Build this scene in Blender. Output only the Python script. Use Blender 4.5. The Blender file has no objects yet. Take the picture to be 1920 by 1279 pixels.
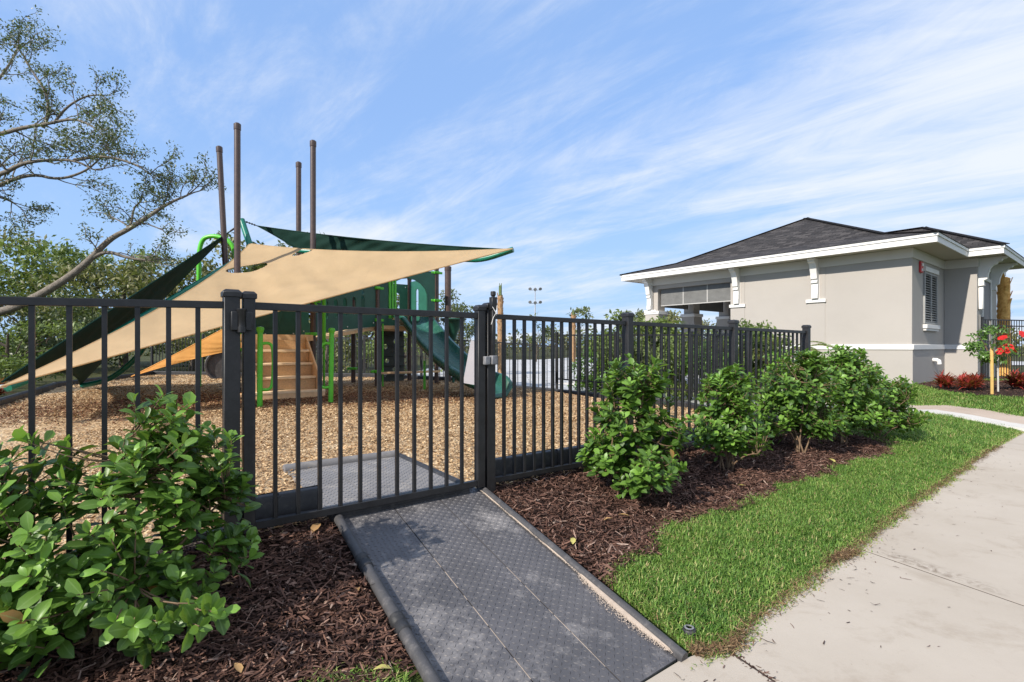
import bpy, math, random
import numpy as np
from mathutils import Vector, Matrix
from mathutils.geometry import tessellate_polygon

rng = np.random.default_rng(11)
random.seed(11)
SC = bpy.context.scene
COL = SC.collection
FPX, HZ, CAMZ = 960.0, 650.0, 1.36
R = math.radians

def at(px, py, Y):
    """a measured point of the photograph (1920 wide) at distance Y -> world"""
    return Vector(((px - 960) / FPX * Y, Y, CAMZ - (py - HZ) / FPX * Y))

# ------------------------------------------------------------------ objects
def tag(o, label=None, cat=None, group=None, kind=None):
    if label: o['label'] = label
    if cat: o['category'] = cat
    if group: o['group'] = group
    if kind: o['kind'] = kind
    return o

def thing(name, label, cat, loc=(0, 0, 0), group=None):
    o = bpy.data.objects.new(name, None)
    o.empty_display_size = .1
    o.location = loc
    COL.objects.link(o)
    o['wloc'] = [float(v) for v in loc]
    return tag(o, label, cat, group)

def _origin(parent):
    if parent is None: return Vector((0, 0, 0))
    return Vector(parent['wloc'])

def link_mesh(name, me, parent, origin):
    o = bpy.data.objects.new(name, me)
    COL.objects.link(o)
    if parent is not None:
        o.parent = parent
        o['wloc'] = list(parent['wloc'])
    else:
        o.location = origin
        o['wloc'] = [float(v) for v in origin]
    return o

class MB:
    def __init__(s): s.v = []; s.f = []; s.uv = []
    def add(s, vs, fs, uv=None):
        n = len(s.v)
        s.v += [tuple(v) for v in vs]
        s.f += [tuple(i + n for i in f) for f in fs]
        s.uv += list(uv) if uv else [(0, 0)] * len(vs)
    def obox(s, c, ax, ay, az):
        """box from centre and three half-extent vectors"""
        c, ax, ay, az = map(Vector, (c, ax, ay, az))
        vs = [c + ax * i + ay * j + az * k for k in (-1, 1) for j in (-1, 1) for i in (-1, 1)]
        s.add(vs, [(0, 2, 3, 1), (4, 5, 7, 6), (0, 1, 5, 4), (2, 6, 7, 3), (0, 4, 6, 2), (1, 3, 7, 5)])
    def bar(s, p0, p1, w, h, side=None):
        p0, p1 = Vector(p0), Vector(p1); d = p1 - p0; L = d.length; d.normalize()
        if side is None:
            side = Vector((0, 0, 1)).cross(d)
            if side.length < 1e-4: side = Vector((FX, FY, 0))
        side = Vector(side); side = (side - d * side.dot(d)).normalized()
        up = d.cross(side)
        s.obox((p0 + p1) / 2, d * L / 2, side * w / 2, up * h / 2)
    def tube(s, pts, r, n=10, cap=True, radii=None):
        P = [Vector(p) for p in pts]; m = len(P); base = len(s.v); vs = []; fs = []
        t0 = (P[1] - P[0]).normalized()
        ref = Vector((0, 0, 1)) if abs(t0.z) < .9 else Vector((1, 0, 0))
        u = (ref - t0 * ref.dot(t0)).normalized()
        for i, p in enumerate(P):
            if i == 0: t = P[1] - P[0]
            elif i == m - 1: t = P[-1] - P[-2]
            else: t = (P[i + 1] - P[i]).normalized() + (P[i] - P[i - 1]).normalized()
            t = t.normalized() if t.length > 1e-9 else t0
            u = (u - t * u.dot(t))
            u = u.normalized() if u.length > 1e-9 else ref
            w = t.cross(u); rr = radii[i] if radii else r
            for k in range(n):
                a = 2 * math.pi * k / n
                vs.append(p + u * math.cos(a) * rr + w * math.sin(a) * rr)
        for i in range(m - 1):
            for k in range(n):
                a = i * n + k; b = i * n + (k + 1) % n
                fs.append((a, b, b + n, a + n))
        if cap:
            fs.append(tuple(range(n - 1, -1, -1))); fs.append(tuple((m - 1) * n + k for k in range(n)))
        s.add(vs, fs)
    def prism(s, loops, o, u, v, w):
        """polygon (first loop outer, others holes) in (u,v), extruded along vector w"""
        o, u, v, w = map(Vector, (o, u, v, w))
        flat = []; P3 = []
        for lp in loops: P3.append([Vector((a, b, 0)) for a, b in lp]); flat += lp
        tris = tessellate_polygon(P3); n = len(flat)
        A = [o + u * a + v * b for a, b in flat]; B = [p + w for p in A]
        fs = []
        for t in tris:
            fs.append((t[0], t[1], t[2])); fs.append((t[2] + n, t[1] + n, t[0] + n))
        k = 0
        for lp in loops:
            m = len(lp)
            for i in range(m):
                j = (i + 1) % m; fs.append((k + i, k + j, k + j + n, k + i + n))
            k += m
        s.add(A + B, fs)
    def lathe(s, prof, o, n=16, axis=(0, 0, 1), flat=1.0):
        o = Vector(o); ax = Vector(axis).normalized()
        u = Vector((1, 0, 0)) if abs(ax.x) < .9 else Vector((0, 1, 0))
        u = (u - ax * u.dot(ax)).normalized(); w = ax.cross(u)
        vs = []; fs = []
        for r, z in prof:
            for k in range(n):
                a = 2 * math.pi * k / n
                vs.append(o + ax * z + u * math.cos(a) * r + w * math.sin(a) * r * flat)
        for i in range(len(prof) - 1):
            for k in range(n):
                a = i * n + k; b = i * n + (k + 1) % n; fs.append((a, b, b + n, a + n))
        fs.append(tuple(range(n - 1, -1, -1))); fs.append(tuple((len(prof) - 1) * n + k for k in range(n)))
        s.add(vs, fs)
    def grid(s, pts, uv=None, flip=False):
        """pts[i][j] grid of points"""
        a = len(pts); b = len(pts[0])
        vs = [p for row in pts for p in row]
        fs = [(i * b + j, i * b + j + 1, (i + 1) * b + j + 1, (i + 1) * b + j) for i in range(a - 1) for j in range(b - 1)]
        if flip: fs = [f[::-1] for f in fs]
        s.add(vs, fs, [q for row in uv for q in row] if uv else None)
    def build(s, name, mat, parent=None, smooth=True, bevel=0, solid=0, origin=None, angle=38, segs=1):
        if parent is not None: og = _origin(parent)
        else: og = Vector(origin) if origin is not None else Vector((0, 0, 0))
        me = bpy.data.meshes.new(name)
        ox, oy, oz = og
        me.from_pydata([(x - ox, y - oy, z - oz) for x, y, z in s.v], [], s.f)
        if any(q != (0, 0) for q in s.uv):
            l = me.uv_layers.new(name='UVMap')
            idx = np.zeros(len(me.loops), dtype=np.int32); me.loops.foreach_get('vertex_index', idx)
            l.data.foreach_set('uv', np.array(s.uv, dtype=np.float32)[idx].ravel())
        if smooth:
            me.polygons.foreach_set('use_smooth', [True] * len(me.polygons))
            me.set_sharp_from_angle(angle=R(angle))
        me.materials.append(mat)
        me.update()
        o = link_mesh(name, me, parent, og)
        if solid:
            m = o.modifiers.new('s', 'SOLIDIFY'); m.thickness = solid; m.offset = 0
        if bevel:
            m = o.modifiers.new('b', 'BEVEL'); m.width = bevel; m.segments = segs; m.limit_method = 'ANGLE'; m.angle_limit = R(40)
        return o

def np_mesh(name, V, faces, mat, parent=None, attrs=None, smooth=True, origin=None):
    """V (n,3); faces list of int arrays (m,k); attrs dict name->(n,) floats"""
    og = _origin(parent) if parent is not None else Vector(origin or (0, 0, 0))
    V = np.asarray(V, dtype=np.float64) - np.array(og)
    me = bpy.data.meshes.new(name)
    me.vertices.add(len(V)); me.vertices.foreach_set('co', V.astype(np.float32).ravel())
    idx = np.concatenate([f.ravel() for f in faces]).astype(np.int32)
    tot = np.concatenate([np.full(len(f), f.shape[1]) for f in faces]).astype(np.int32)
    st = np.concatenate([[0], np.cumsum(tot)[:-1]]).astype(np.int32)
    me.loops.add(len(idx)); me.loops.foreach_set('vertex_index', idx)
    me.polygons.add(len(tot)); me.polygons.foreach_set('loop_start', st); me.polygons.foreach_set('loop_total', tot)
    if smooth: me.polygons.foreach_set('use_smooth', np.ones(len(tot), dtype=bool))
    for k, a in (attrs or {}).items():
        at_ = me.attributes.new(k, 'FLOAT', 'POINT'); at_.data.foreach_set('value', np.asarray(a, dtype=np.float32))
    me.materials.append(mat); me.update(calc_edges=True)
    return link_mesh(name, me, parent, og)

# ------------------------------------------------------------------ materials
class N:
    def __init__(s, name):
        s.m = bpy.data.materials.new(name); s.m.use_nodes = True
        s.t = s.m.node_tree; s.b = s.t.nodes['Principled BSDF']; s.out = s.t.nodes['Material Output']
    def new(s, typ, **kw):
        n = s.t.nodes.new(typ)
        for k, v in kw.items():
            if k.startswith('i_'):
                key = k[2:]; key = int(key) if key.isdigit() else key
                n.inputs[key].default_value = v
            else: setattr(n, k, v)
        return n
    def link(s, a, b): s.t.links.new(a, b)
    def pos(s):
        return s.new('ShaderNodeNewGeometry').outputs['Position']
    def noise(s, scale, detail=4, rough=.6, vec=None, dist=0):
        n = s.new('ShaderNodeTexNoise'); n.inputs['Scale'].default_value = scale
        n.inputs['Detail'].default_value = detail; n.inputs['Roughness'].default_value = rough; n.inputs['Distortion'].default_value = dist
        s.link(vec if vec is not None else s.pos(), n.inputs['Vector']); return n.outputs['Fac']
    def ramp(s, fac, stops, interp='LINEAR'):
        r = s.new('ShaderNodeValToRGB'); r.color_ramp.interpolation = interp
        e = r.color_ramp.elements
        while len(e) < len(stops): e.new(.5)
        for el, (p, c) in zip(e, stops):
            el.position = p; el.color = (*c, 1) if len(c) == 3 else c
        s.link(fac, r.inputs[0]); return r.outputs[0]
    def mix(s, a, b, fac, mode='MIX'):
        m = s.new('ShaderNodeMix', data_type='RGBA', blend_type=mode)
        for v, k in ((fac, 'Factor'), (a, 'A'), (b, 'B')):
            sock = [i for i in m.inputs if i.name == k and i.type == ('VALUE' if k == 'Factor' else 'RGBA')][0]
            if isinstance(v, (int, float)): sock.default_value = v
            elif isinstance(v, tuple): sock.default_value = (*v, 1)
            else: s.link(v, sock)
        return [o for o in m.outputs if o.type == 'RGBA'][0]
    def math(s, op, a, b=0.0):
        m = s.new('ShaderNodeMath', operation=op)
        for i, v in enumerate((a, b)):
            if isinstance(v, (int, float)): m.inputs[i].default_value = v
            else: s.link(v, m.inputs[i])
        return m.outputs[0]
    def attr(s, name): return s.new('ShaderNodeAttribute', attribute_name=name).outputs['Fac']
    def bump(s, h, strength=.3, dist=.01, prev=None):
        b = s.new('ShaderNodeBump'); b.inputs['Strength'].default_value = strength; b.inputs['Distance'].default_value = dist
        s.link(h, b.inputs['Height'])
        if prev is not None: s.link(prev, b.inputs['Normal'])
        return b.outputs[0]
    def fin(s, col=None, rough=.6, normal=None, spec=.5, metal=0.0):
        if col is not None:
            if isinstance(col, tuple): s.b.inputs['Base Color'].default_value = (*col, 1)
            else: s.link(col, s.b.inputs['Base Color'])
        if isinstance(rough, (int, float)): s.b.inputs['Roughness'].default_value = rough
        else: s.link(rough, s.b.inputs['Roughness'])
        if normal is not None: s.link(normal, s.b.inputs['Normal'])
        s.b.inputs['Specular IOR Level'].default_value = spec; s.b.inputs['Metallic'].default_value = metal
        return s.m

def plain(name, col, rough=.5, var=.15, scale=6, bump=.0, bscale=80, spec=.5, metal=0, bdist=.004, dirt=None):
    n = N(name)
    f = n.noise(scale, 5, .65)
    lo = tuple(c * (1 - var) for c in col); hi = tuple(min(1, c * (1 + var)) for c in col)
    c = n.ramp(f, [(.3, lo), (.7, hi)])
    if dirt:
        g = n.ramp(n.noise(scale * 2.3, 6, .7), [(.52, (0, 0, 0)), (.75, (1, 1, 1))])
        c = n.mix(c, dirt, n.math('MULTIPLY', g, .5))
    nm = n.bump(n.noise(bscale, 3, .6), bump, bdist) if bump else None
    r = n.math('ADD', n.math('MULTIPLY', n.noise(scale * 3, 3), .25), rough - .12)
    return n.fin(c, r, nm, spec, metal)

def leaf_mat(name, dark, light, rib=(.2, .3, .1), rough=.38, trans=.3, dry=None):
    n = N(name)
    rnd = n.attr('rnd')
    stops = [(0, dark), (.75, light)]
    if dry: stops = [(0, dark), (.5, tuple(a * .5 + b * .5 for a, b in zip(dark, light))), (.80, light), (.955, tuple(min(1, x * 1.3) for x in light)), (.975, dry)]
    c = n.ramp(rnd, stops)
    rb = n.ramp(n.attr('rib'), [(.0, (1, 1, 1)), (.16, (0, 0, 0))])
    c = n.mix(c, rib, n.math('MULTIPLY', rb, .55))
    c = n.mix(c, tuple(x * .55 for x in light), n.math('MULTIPLY', n.noise(45, 3), .35))
    n.fin(c, rough, None, .5)
    tr = n.new('ShaderNodeBsdfTranslucent')
    n.link(n.mix(c, (.35, .5, .05), .35), tr.inputs['Color'])
    mx = n.new('ShaderNodeMixShader'); mx.inputs[0].default_value = trans
    n.link(n.b.outputs[0], mx.inputs[1]); n.link(tr.outputs[0], mx.inputs[2]); n.link(mx.outputs[0], n.out.inputs['Surface'])
    return n.m

def fabric_mat(name, col, trans=.3, tcol=None, weave=900):
    n = N(name)
    f = n.noise(1.6, 5, .6)
    c = n.ramp(f, [(.3, tuple(x * .88 for x in col)), (.7, tuple(min(1, x * 1.08) for x in col))])
    h = n.noise(7, 3, .5, dist=.6)
    nm = n.bump(h, .35, .03)
    nm = n.bump(n.noise(260, 2), .2, .002, nm)
    n.fin(c, .85, nm, .2)
    tr = n.new('ShaderNodeBsdfTranslucent')
    tr.inputs['Color'].default_value = (*(tcol or col), 1)
    mx = n.new('ShaderNodeMixShader'); mx.inputs[0].default_value = trans
    n.link(n.b.outputs[0], mx.inputs[1]); n.link(tr.outputs[0], mx.inputs[2]); n.link(mx.outputs[0], n.out.inputs['Surface'])
    return n.m
# ------------------------------------------------------------------ layout: fence line, building axes, ground height
P0 = Vector((-.262, 3.596, 0)); FX, FY = .799, .601
FV = Vector((FX, FY, 0)); MV = Vector((FY, -FX, 0))       # along the fence, and out of it towards the sidewalk
DV = Vector((.778, .628, 0)); NV = Vector((-.628, .778, 0))  # building axes
BC = Vector((10.47, 13.4, 0))                               # building corner
ZV = Vector((0, 0, 1))

def fp(s, q=0.0, z=0.0): return P0 + FV * s + MV * q + ZV * z
def s_of(px):
    k = (px - 960) / FPX
    return (k * P0.y - P0.x) / (FX - k * FY)
def sq(x, y):
    dx = x - P0.x; dy = y - P0.y
    return dx * FX + dy * FY, dx * FY - dy * FX
QE_S = [-20, .06, .22, .985, 1.94, 3.34, 6.8, 9.05, 60]
QE_Q = [1.70, 1.70, 1.76, 1.69, 1.66, 1.57, 1.45, 1.42, 1.42]
def q_edge(s): return np.interp(s, QE_S, QE_Q)
QM_S = [-20, -.2, .144, .91, 1.99, 3.7, 5.0, 5.67, 60]
QM_Q = [1.10, 1.10, 1.10, .93, .894, .84, .86, .80, .80]
def q_mulch(s): return np.interp(s, QM_S, QM_Q)
def sstep(a, b, x):
    t = np.clip((x - a) / (b - a), 0, 1); return t * t * (3 - 2 * t)
def hgt(x, y):
    x = np.asarray(x, float); y = np.asarray(y, float)
    s, q = sq(x, y)
    base = .31 - .008 * np.clip(s, 0, 8) - .03 * sstep(5.5, 9, s) - np.clip(-1.5 - s, 0, 3) * .02
    out = base * np.clip(1 - q / q_edge(s), 0, 1)
    inn = base + .14 * np.clip(-q / 9, 0, 1) + np.clip(-q - .9, 0, 1) * (s < 5.6) * (.018 * np.sin(x * 1.7 + y * .6) * np.sin(y * 1.3 - x * .4) + .010 * np.sin(x * 3.9 - y * 2.2) * np.sin(y * 3.1 + 1))
    h = np.where(q >= 0, out, inn)
    e = x * DV.x + y * DV.y
    pool = sstep(5.2, 6.6, s) * (q < 1.0) * sstep(0, -1.2, q - .6)
    h = h * (1 - pool * .55)
    w = sstep(13.2, 16.3, e) * sstep(2, 6, x)
    h = h * (1 - w) + .36 * w
    h = np.where(y > 70, h * 0 + .45, h)
    r1 = (x + 1.035) * .792 + (y - 3.02) * .611; r2 = (x + 1.035) * .555 - (y - 3.02) * .832   # pocket under the ramp boards
    pk = sstep(.01, .06, r1) * sstep(1.04, .98, r1) * sstep(-.12, -.02, r2) * sstep(1.66, 1.50, r2)
    h = h - .07 * pk
    return h
def hz(x, y): return float(hgt(x, y))

# ------------------------------------------------------------------ world, sun, camera
def build_world():
    w = bpy.data.worlds.new('World'); SC.world = w; w.use_nodes = True
    t = w.node_tree; nt = t.nodes; bg = nt['Background']
    az = R(SUN_AZ); sd = Vector((-math.cos(az), -math.sin(az), 0))
    sky = nt.new('ShaderNodeTexSky'); sky.sky_type = 'NISHITA'; sky.sun_disc = False
    sky.sun_elevation = SUN_EL; sky.sun_rotation = math.atan2(sd.x, sd.y) % (2 * math.pi)
    sky.air_density = 1.0; sky.dust_density = .4; sky.ozone_density = 2.2; sky.altitude = 0
    def mth(op, a, b=0.0, c=None):
        m = nt.new('ShaderNodeMath'); m.operation = op
        for i, v in enumerate((a, b)):
            if isinstance(v, (int, float)): m.inputs[i].default_value = v
            else: t.links.new(v, m.inputs[i])
        return m.outputs[0]
    tc = nt.new('ShaderNodeTexCoord'); sp = nt.new('ShaderNodeSeparateXYZ'); t.links.new(tc.outputs['Generated'], sp.inputs[0])
    zz = mth('MAXIMUM', mth('ADD', sp.outputs[2], .12), .05)
    u = mth('DIVIDE', sp.outputs[0], zz); v = mth('DIVIDE', sp.outputs[1], zz)
    cb = nt.new('ShaderNodeCombineXYZ'); t.links.new(u, cb.inputs[0]); t.links.new(v, cb.inputs[1])
    def noise(rot, sc, scale, detail, rough, dist, loc=(0, 0, 0)):
        mp = nt.new('ShaderNodeMapping'); mp.vector_type = 'TEXTURE'; mp.inputs['Rotation'].default_value = (0, 0, R(rot)); mp.inputs['Scale'].default_value = sc
        mp.inputs['Location'].default_value = loc
        t.links.new(cb.outputs[0], mp.inputs[0])
        n = nt.new('ShaderNodeTexNoise'); n.inputs['Scale'].default_value = scale; n.inputs['Detail'].default_value = detail
        n.inputs['Roughness'].default_value = rough; n.inputs['Distortion'].default_value = dist
        t.links.new(mp.outputs[0], n.inputs['Vector']); return n.outputs['Fac']
    def ramp(f, a, b):
        r = nt.new('ShaderNodeMapRange'); r.interpolation_type = 'SMOOTHSTEP'
        r.inputs['From Min'].default_value = a; r.inputs['From Max'].default_value = b
        t.links.new(f, r.inputs['Value']); return r.outputs[0]
    big = noise(140, (1.5, 1.0, 1), .60, 3, .5, .35, CLOUD_LOC)
    fine = noise(137, (2.3, .62, 1), 1.25, 9, .64, .9, (2.2, 1.1, 0))
    fine2 = noise(120, (1.3, .6, 1), 2.6, 7, .7, .7, (5.2, 3.1, 0))
    f = mth('ADD', mth('ADD', mth('MULTIPLY', big, 1.1), mth('MULTIPLY', fine, .75)), mth('MULTIPLY', fine2, .3))
    bias = mth('ADD', mth('MULTIPLY', sp.outputs[0], .20), mth('MULTIPLY', sp.outputs[2], .20))
    f = mth('ADD', f, bias)
    cl = ramp(f, CLOUD_LO, CLOUD_HI)
    def vmix(a, b, fac):
        m = nt.new('ShaderNodeMix'); m.data_type = 'RGBA'
        for sock, val in ((m.inputs[0], fac), (m.inputs[6], a), (m.inputs[7], b)):
            if isinstance(val, float): sock.default_value = val
            elif isinstance(val, tuple): sock.default_value = val
            else: t.links.new(val, sock)
        return m.outputs[2]
    hz_ = ramp(sp.outputs[2], .42, -.02)
    col = vmix(vmix(sky.outputs[0], SKY_TINT, SKY_MIX), SKY_HOR, mth('MULTIPLY', hz_, .75))
    col = vmix(col, CLOUD_COL, mth('MULTIPLY', cl, .93))
    t.links.new(col, bg.inputs['Color']); bg.inputs['Strength'].default_value = SKY_STR

SUN_AZ = 44.0; SUN_EL = R(34.5)
SKY_STR = .15
SKY_TINT = (1.66, 2.74, 4.95, 1); SKY_MIX = .75; SKY_HOR = (2.15, 3.25, 4.8, 1)
CLOUD_COL = (4.35, 4.6, 5.0, 1); CLOUD_LO, CLOUD_HI = 1.0, 1.44; CLOUD_LOC = (1.6, .4, 0)
build_world()

def build_light_cam():
    az = R(SUN_AZ)
    travel = Vector((math.cos(az) * math.cos(SUN_EL), math.sin(az) * math.cos(SUN_EL), -math.sin(SUN_EL)))
    l = bpy.data.lights.new('sun', 'SUN'); l.energy = 4.4; l.angle = R(.55); l.color = (1, .93, .83)
    o = bpy.data.objects.new('sun', l); COL.objects.link(o)
    o.rotation_euler = travel.to_track_quat('-Z', 'Y').to_euler(); o.location = (-30, -30, 30)
    c = bpy.data.cameras.new('camera'); c.lens = 18.0; c.sensor_width = 36; c.shift_y = 10.5 / 1920
    c.clip_start = .05; c.clip_end = 3000
    co = bpy.data.objects.new('camera', c); COL.objects.link(co)
    co.location = (0, 0, CAMZ); co.rotation_euler = (R(90), 0, 0); SC.camera = co
    vs = SC.view_settings; vs.view_transform = 'Standard'; vs.look = 'None'; vs.exposure = 0.46; vs.gamma = 1
    SC.render.engine = 'CYCLES'
    SC.cycles.max_bounces = 8; SC.cycles.transparent_max_bounces = 8
    SC.cycles.use_denoising = True
build_light_cam()
# ------------------------------------------------------------------ ground sheets
def concrete_mat(name, c0, c1):
    n = N(name)
    f = n.noise(.9, 6, .6); c = n.ramp(f, [(.3, c0), (.7, c1)])
    st = n.ramp(n.noise(2.3, 7, .72, dist=.4), [(.53, (0, 0, 0)), (.72, (1, 1, 1))])
    c = n.mix(c, tuple(x * m_ for x, m_ in zip(c0, (.66, .60, .54))), n.math('MULTIPLY', st, .55))
    sp = n.ramp(n.noise(34, 3, .6), [(.68, (0, 0, 0)), (.76, (1, 1, 1))])
    c = n.mix(c, (.16, .12, .09), n.math('MULTIPLY', sp, .3))
    gr = n.noise(420, 2, .5); c = n.mix(c, tuple(x * .8 for x in c0), n.math('MULTIPLY', gr, .35))
    nm = n.bump(n.noise(150, 4, .7), .25, .004)
    nm = n.bump(n.noise(6, 3), .15, .01, nm)
    return n.fin(c, .85, nm, .25)
def walk_mat():
    m = concrete_mat('concrete', (.42, .362, .295), (.505, .445, .375))
    n = N.__new__(N); n.m = m; n.t = m.node_tree; n.b = n.t.nodes['Principled BSDF']; n.out = n.t.nodes['Material Output']
    old = n.b.inputs['Base Color'].links[0].from_socket
    sp = n.new('ShaderNodeSeparateXYZ'); n.link(n.pos(), sp.inputs[0])
    # dark streak washed out along the upper side of one joint, and a green brown line by the turf
    jn = (.907, .42); c0 = 2.37 * jn[0] + 3.39 * jn[1]; l0 = 2.37 * .42 - 3.39 * .907
    d = n.math('SUBTRACT', n.math('ADD', n.math('MULTIPLY', sp.outputs[0], jn[0]), n.math('MULTIPLY', sp.outputs[1], jn[1])), c0)
    l = n.math('SUBTRACT', n.math('SUBTRACT', n.math('MULTIPLY', sp.outputs[0], .42), n.math('MULTIPLY', sp.outputs[1], .907)), l0)
    a = n.ramp(d, [(.0, (0, 0, 0)), (.02, (1, 1, 1)), (.09, (.8, .8, .8)), (.17, (0, 0, 0))])
    b = n.ramp(l, [(.0, (.3, .3, .3)), (.15, (1, 1, 1)), (.45, (1, 1, 1)), (.75, (0, 0, 0))])
    k = n.ramp(n.noise(14, 7, .75, dist=1.2), [(.42, (0, 0, 0)), (.62, (1, 1, 1))])
    f = n.math('MULTIPLY', n.math('MULTIPLY', a, b), k)
    c = n.mix(old, (.13, .09, .06), n.math('MULTIPLY', f, .75))
    n.link(c, n.b.inputs['Base Color']); return m
M_CONC = walk_mat()
M_CONC2 = concrete_mat('concrete_path_pale', (.55, .52, .47), (.62, .59, .55))
M_CONC3 = concrete_mat('concrete_path_tan', (.42, .33, .26), (.52, .43, .35))
def deck_mat():
    m = concrete_mat('pool_deck_paving', (.50, .50, .50), (.60, .60, .59))
    n = N.__new__(N); n.m = m; n.t = m.node_tree; n.b = n.t.nodes['Principled BSDF']; n.out = n.t.nodes['Material Output']
    old = n.b.inputs['Base Color'].links[0].from_socket
    b = n.new('ShaderNodeTexBrick'); n.link(n.pos(), b.inputs['Vector']); b.inputs['Scale'].default_value = 1
    b.inputs['Brick Width'].default_value = 1.2; b.inputs['Row Height'].default_value = .6; b.inputs['Mortar Size'].default_value = .02
    b.inputs['Color1'].default_value = (.85, .85, .85, 1); b.inputs['Color2'].default_value = (1, 1, 1, 1); b.inputs['Mortar'].default_value = (.45, .44, .42, 1)
    n.link(n.mix(old, b.outputs['Color'], 1.0, 'MULTIPLY'), n.b.inputs['Base Color']); return m
M_DECK = deck_mat()

def ground_mat():
    n = N('bare_soil_and_lawn')
    c = n.ramp(n.noise(1.4, 8, .7), [(.3, (.035, .04, .015)), (.55, (.07, .085, .03)), (.75, (.12, .10, .05))])
    c = n.mix(c, (.05, .035, .02), n.math('MULTIPLY', n.noise(30, 4), .6))
    return n.fin(c, .95, n.bump(n.noise(40, 5, .7), .6, .03), .15)
M_SOIL = ground_mat()

def sheet(name, xs, ys, mat, keep, dz, kind='structure', jitter=0, parent=None):
    X, Y = np.meshgrid(xs, ys, indexing='ij')
    Z = hgt(X, Y) + dz + (rng.normal(0, jitter, X.shape) if jitter else 0)
    a, b = X.shape
    idx = np.arange(a * b).reshape(a, b)
    q = np.stack([idx[:-1, :-1], idx[1:, :-1], idx[1:, 1:], idx[:-1, 1:]], -1).reshape(-1, 4)
    V = np.stack([X, Y, Z], -1).reshape(-1, 3)
    if keep is not None:
        cx = V[q].mean(1); q = q[keep(cx[:, 0], cx[:, 1])]
        used = np.unique(q); mp = np.full(len(V), -1); mp[used] = np.arange(len(used)); V = V[used]; q = mp[q]
    o = np_mesh(name, V, [q], mat)
    return tag(o, kind=kind)

def inpoly(x, y, poly):
    x = np.asarray(x); y = np.asarray(y); c = np.zeros(x.shape, bool); n = len(poly); j = n - 1
    for i in range(n):
        xi, yi = poly[i]; xj, yj = poly[j]
        with np.errstate(divide='ignore', invalid='ignore'):
            hit = ((yi > y) != (yj > y)) & (x < (xj - xi) * (y - yi) / (yj - yi + 1e-12) + xi)
        c ^= hit; j = i
    return c

dense = lambda a, b, st: list(np.arange(a, b, st))
gx = [-900, -500, -250, -120, -70, -45, -32, -25] + dense(-20, 20, .4) + [22, 25, 30, 38, 50, 75, 130, 260, 500, 900]
gy = [-60, -30, -15, -8] + dense(-4, 24, .4) + [26, 29, 33, 38, 45, 55, 70, 100, 160, 300, 600, 1500]
tag(sheet('ground', gx, gy, M_SOIL, None, -.035), 'bare soil and thin turf under the trees and lawns', 'ground', kind='structure')

# lawn soil sheets, mulch beds (in s,q coordinates)
def sq_sheet(name, ss, qf0, qf1, nq, mat, dz, kind):
    V = []; a = len(ss)
    for s in ss:
        q0, q1 = qf0(s), qf1(s)
        for k in range(nq):
            p = fp(s, q0 + (q1 - q0) * k / (nq - 1)); V.append((p.x, p.y, hz(p.x, p.y) + dz + random.gauss(0, .004)))
    idx = np.arange(a * nq).reshape(a, nq)
    q = np.stack([idx[:-1, :-1], idx[1:, :-1], idx[1:, 1:], idx[:-1, 1:]], -1).reshape(-1, 4)
    return tag(np_mesh(name, np.array(V), [q], mat), kind=kind)

def mulch_mat():
    n = N('shredded_mulch')
    v = n.new('ShaderNodeTexVoronoi', i_Scale=55.0); n.link(n.pos(), v.inputs['Vector'])
    c = n.ramp(n.noise(70, 6, .75, dist=1.5), [(.3, (.010, .006, .005)), (.55, (.045, .024, .018)), (.75, (.13, .075, .055))])
    nm = n.bump(n.noise(60, 6, .75, dist=1.5), .9, .03)
    return n.fin(c, .9, nm, .2)
M_MULCH = mulch_mat()
def rnd_mat(name, stops, rough=.85, spec=.25, var=.25, scale=60):
    n = N(name)
    c = n.ramp(n.attr('rnd'), stops)
    c = n.mix(c, (.02, .012, .01), n.math('MULTIPLY', n.noise(scale, 4, .7), var))
    return n.fin(c, rough, None, spec)
M_MSTRIP = rnd_mat('mulch_strips', [(0, (.026, .015, .012)), (.35, (.098, .048, .034)), (.68, (.215, .118, .086)), (.90, (.34, .235, .185)), (1, (.50, .38, .30))])
M_CHIP = rnd_mat('wood_chips', [(0, (.09, .05, .028)), (.20, (.29, .17, .085)), (.5, (.53, .35, .185)), (.85, (.66, .49, .285)), (1, (.76, .63, .45))], .85, .2, .15)
def chips_mat():
    n = N('wood_chip_surface')
    v = n.new('ShaderNodeTexVoronoi', i_Scale=34.0); n.link(n.pos(), v.inputs['Vector'])
    c = n.ramp(v.outputs['Color'], [(.1, (.14, .08, .04)), (.35, (.40, .26, .14)), (.65, (.58, .42, .24)), (.9, (.70, .55, .36))])
    c = n.mix(c, (.20, .11, .055), n.math('MULTIPLY', n.ramp(n.noise(.55, 5, .65), [(.45, (0, 0, 0)), (.75, (1, 1, 1))]), .55))
    nm = n.bump(v.outputs['Distance'], .8, .02)
    return n.fin(c, .9, nm, .2)
M_CHIPS = chips_mat()
def lawn_mat():
    n = N('lawn_thatch')
    c = n.ramp(n.noise(45, 6, .75), [(.3, (.028, .045, .012)), (.55, (.07, .10, .025)), (.75, (.17, .15, .06))])
    return n.fin(c, .95, n.bump(n.noise(80, 5, .7), .7, .02), .1)
M_LAWN = lawn_mat()

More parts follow.
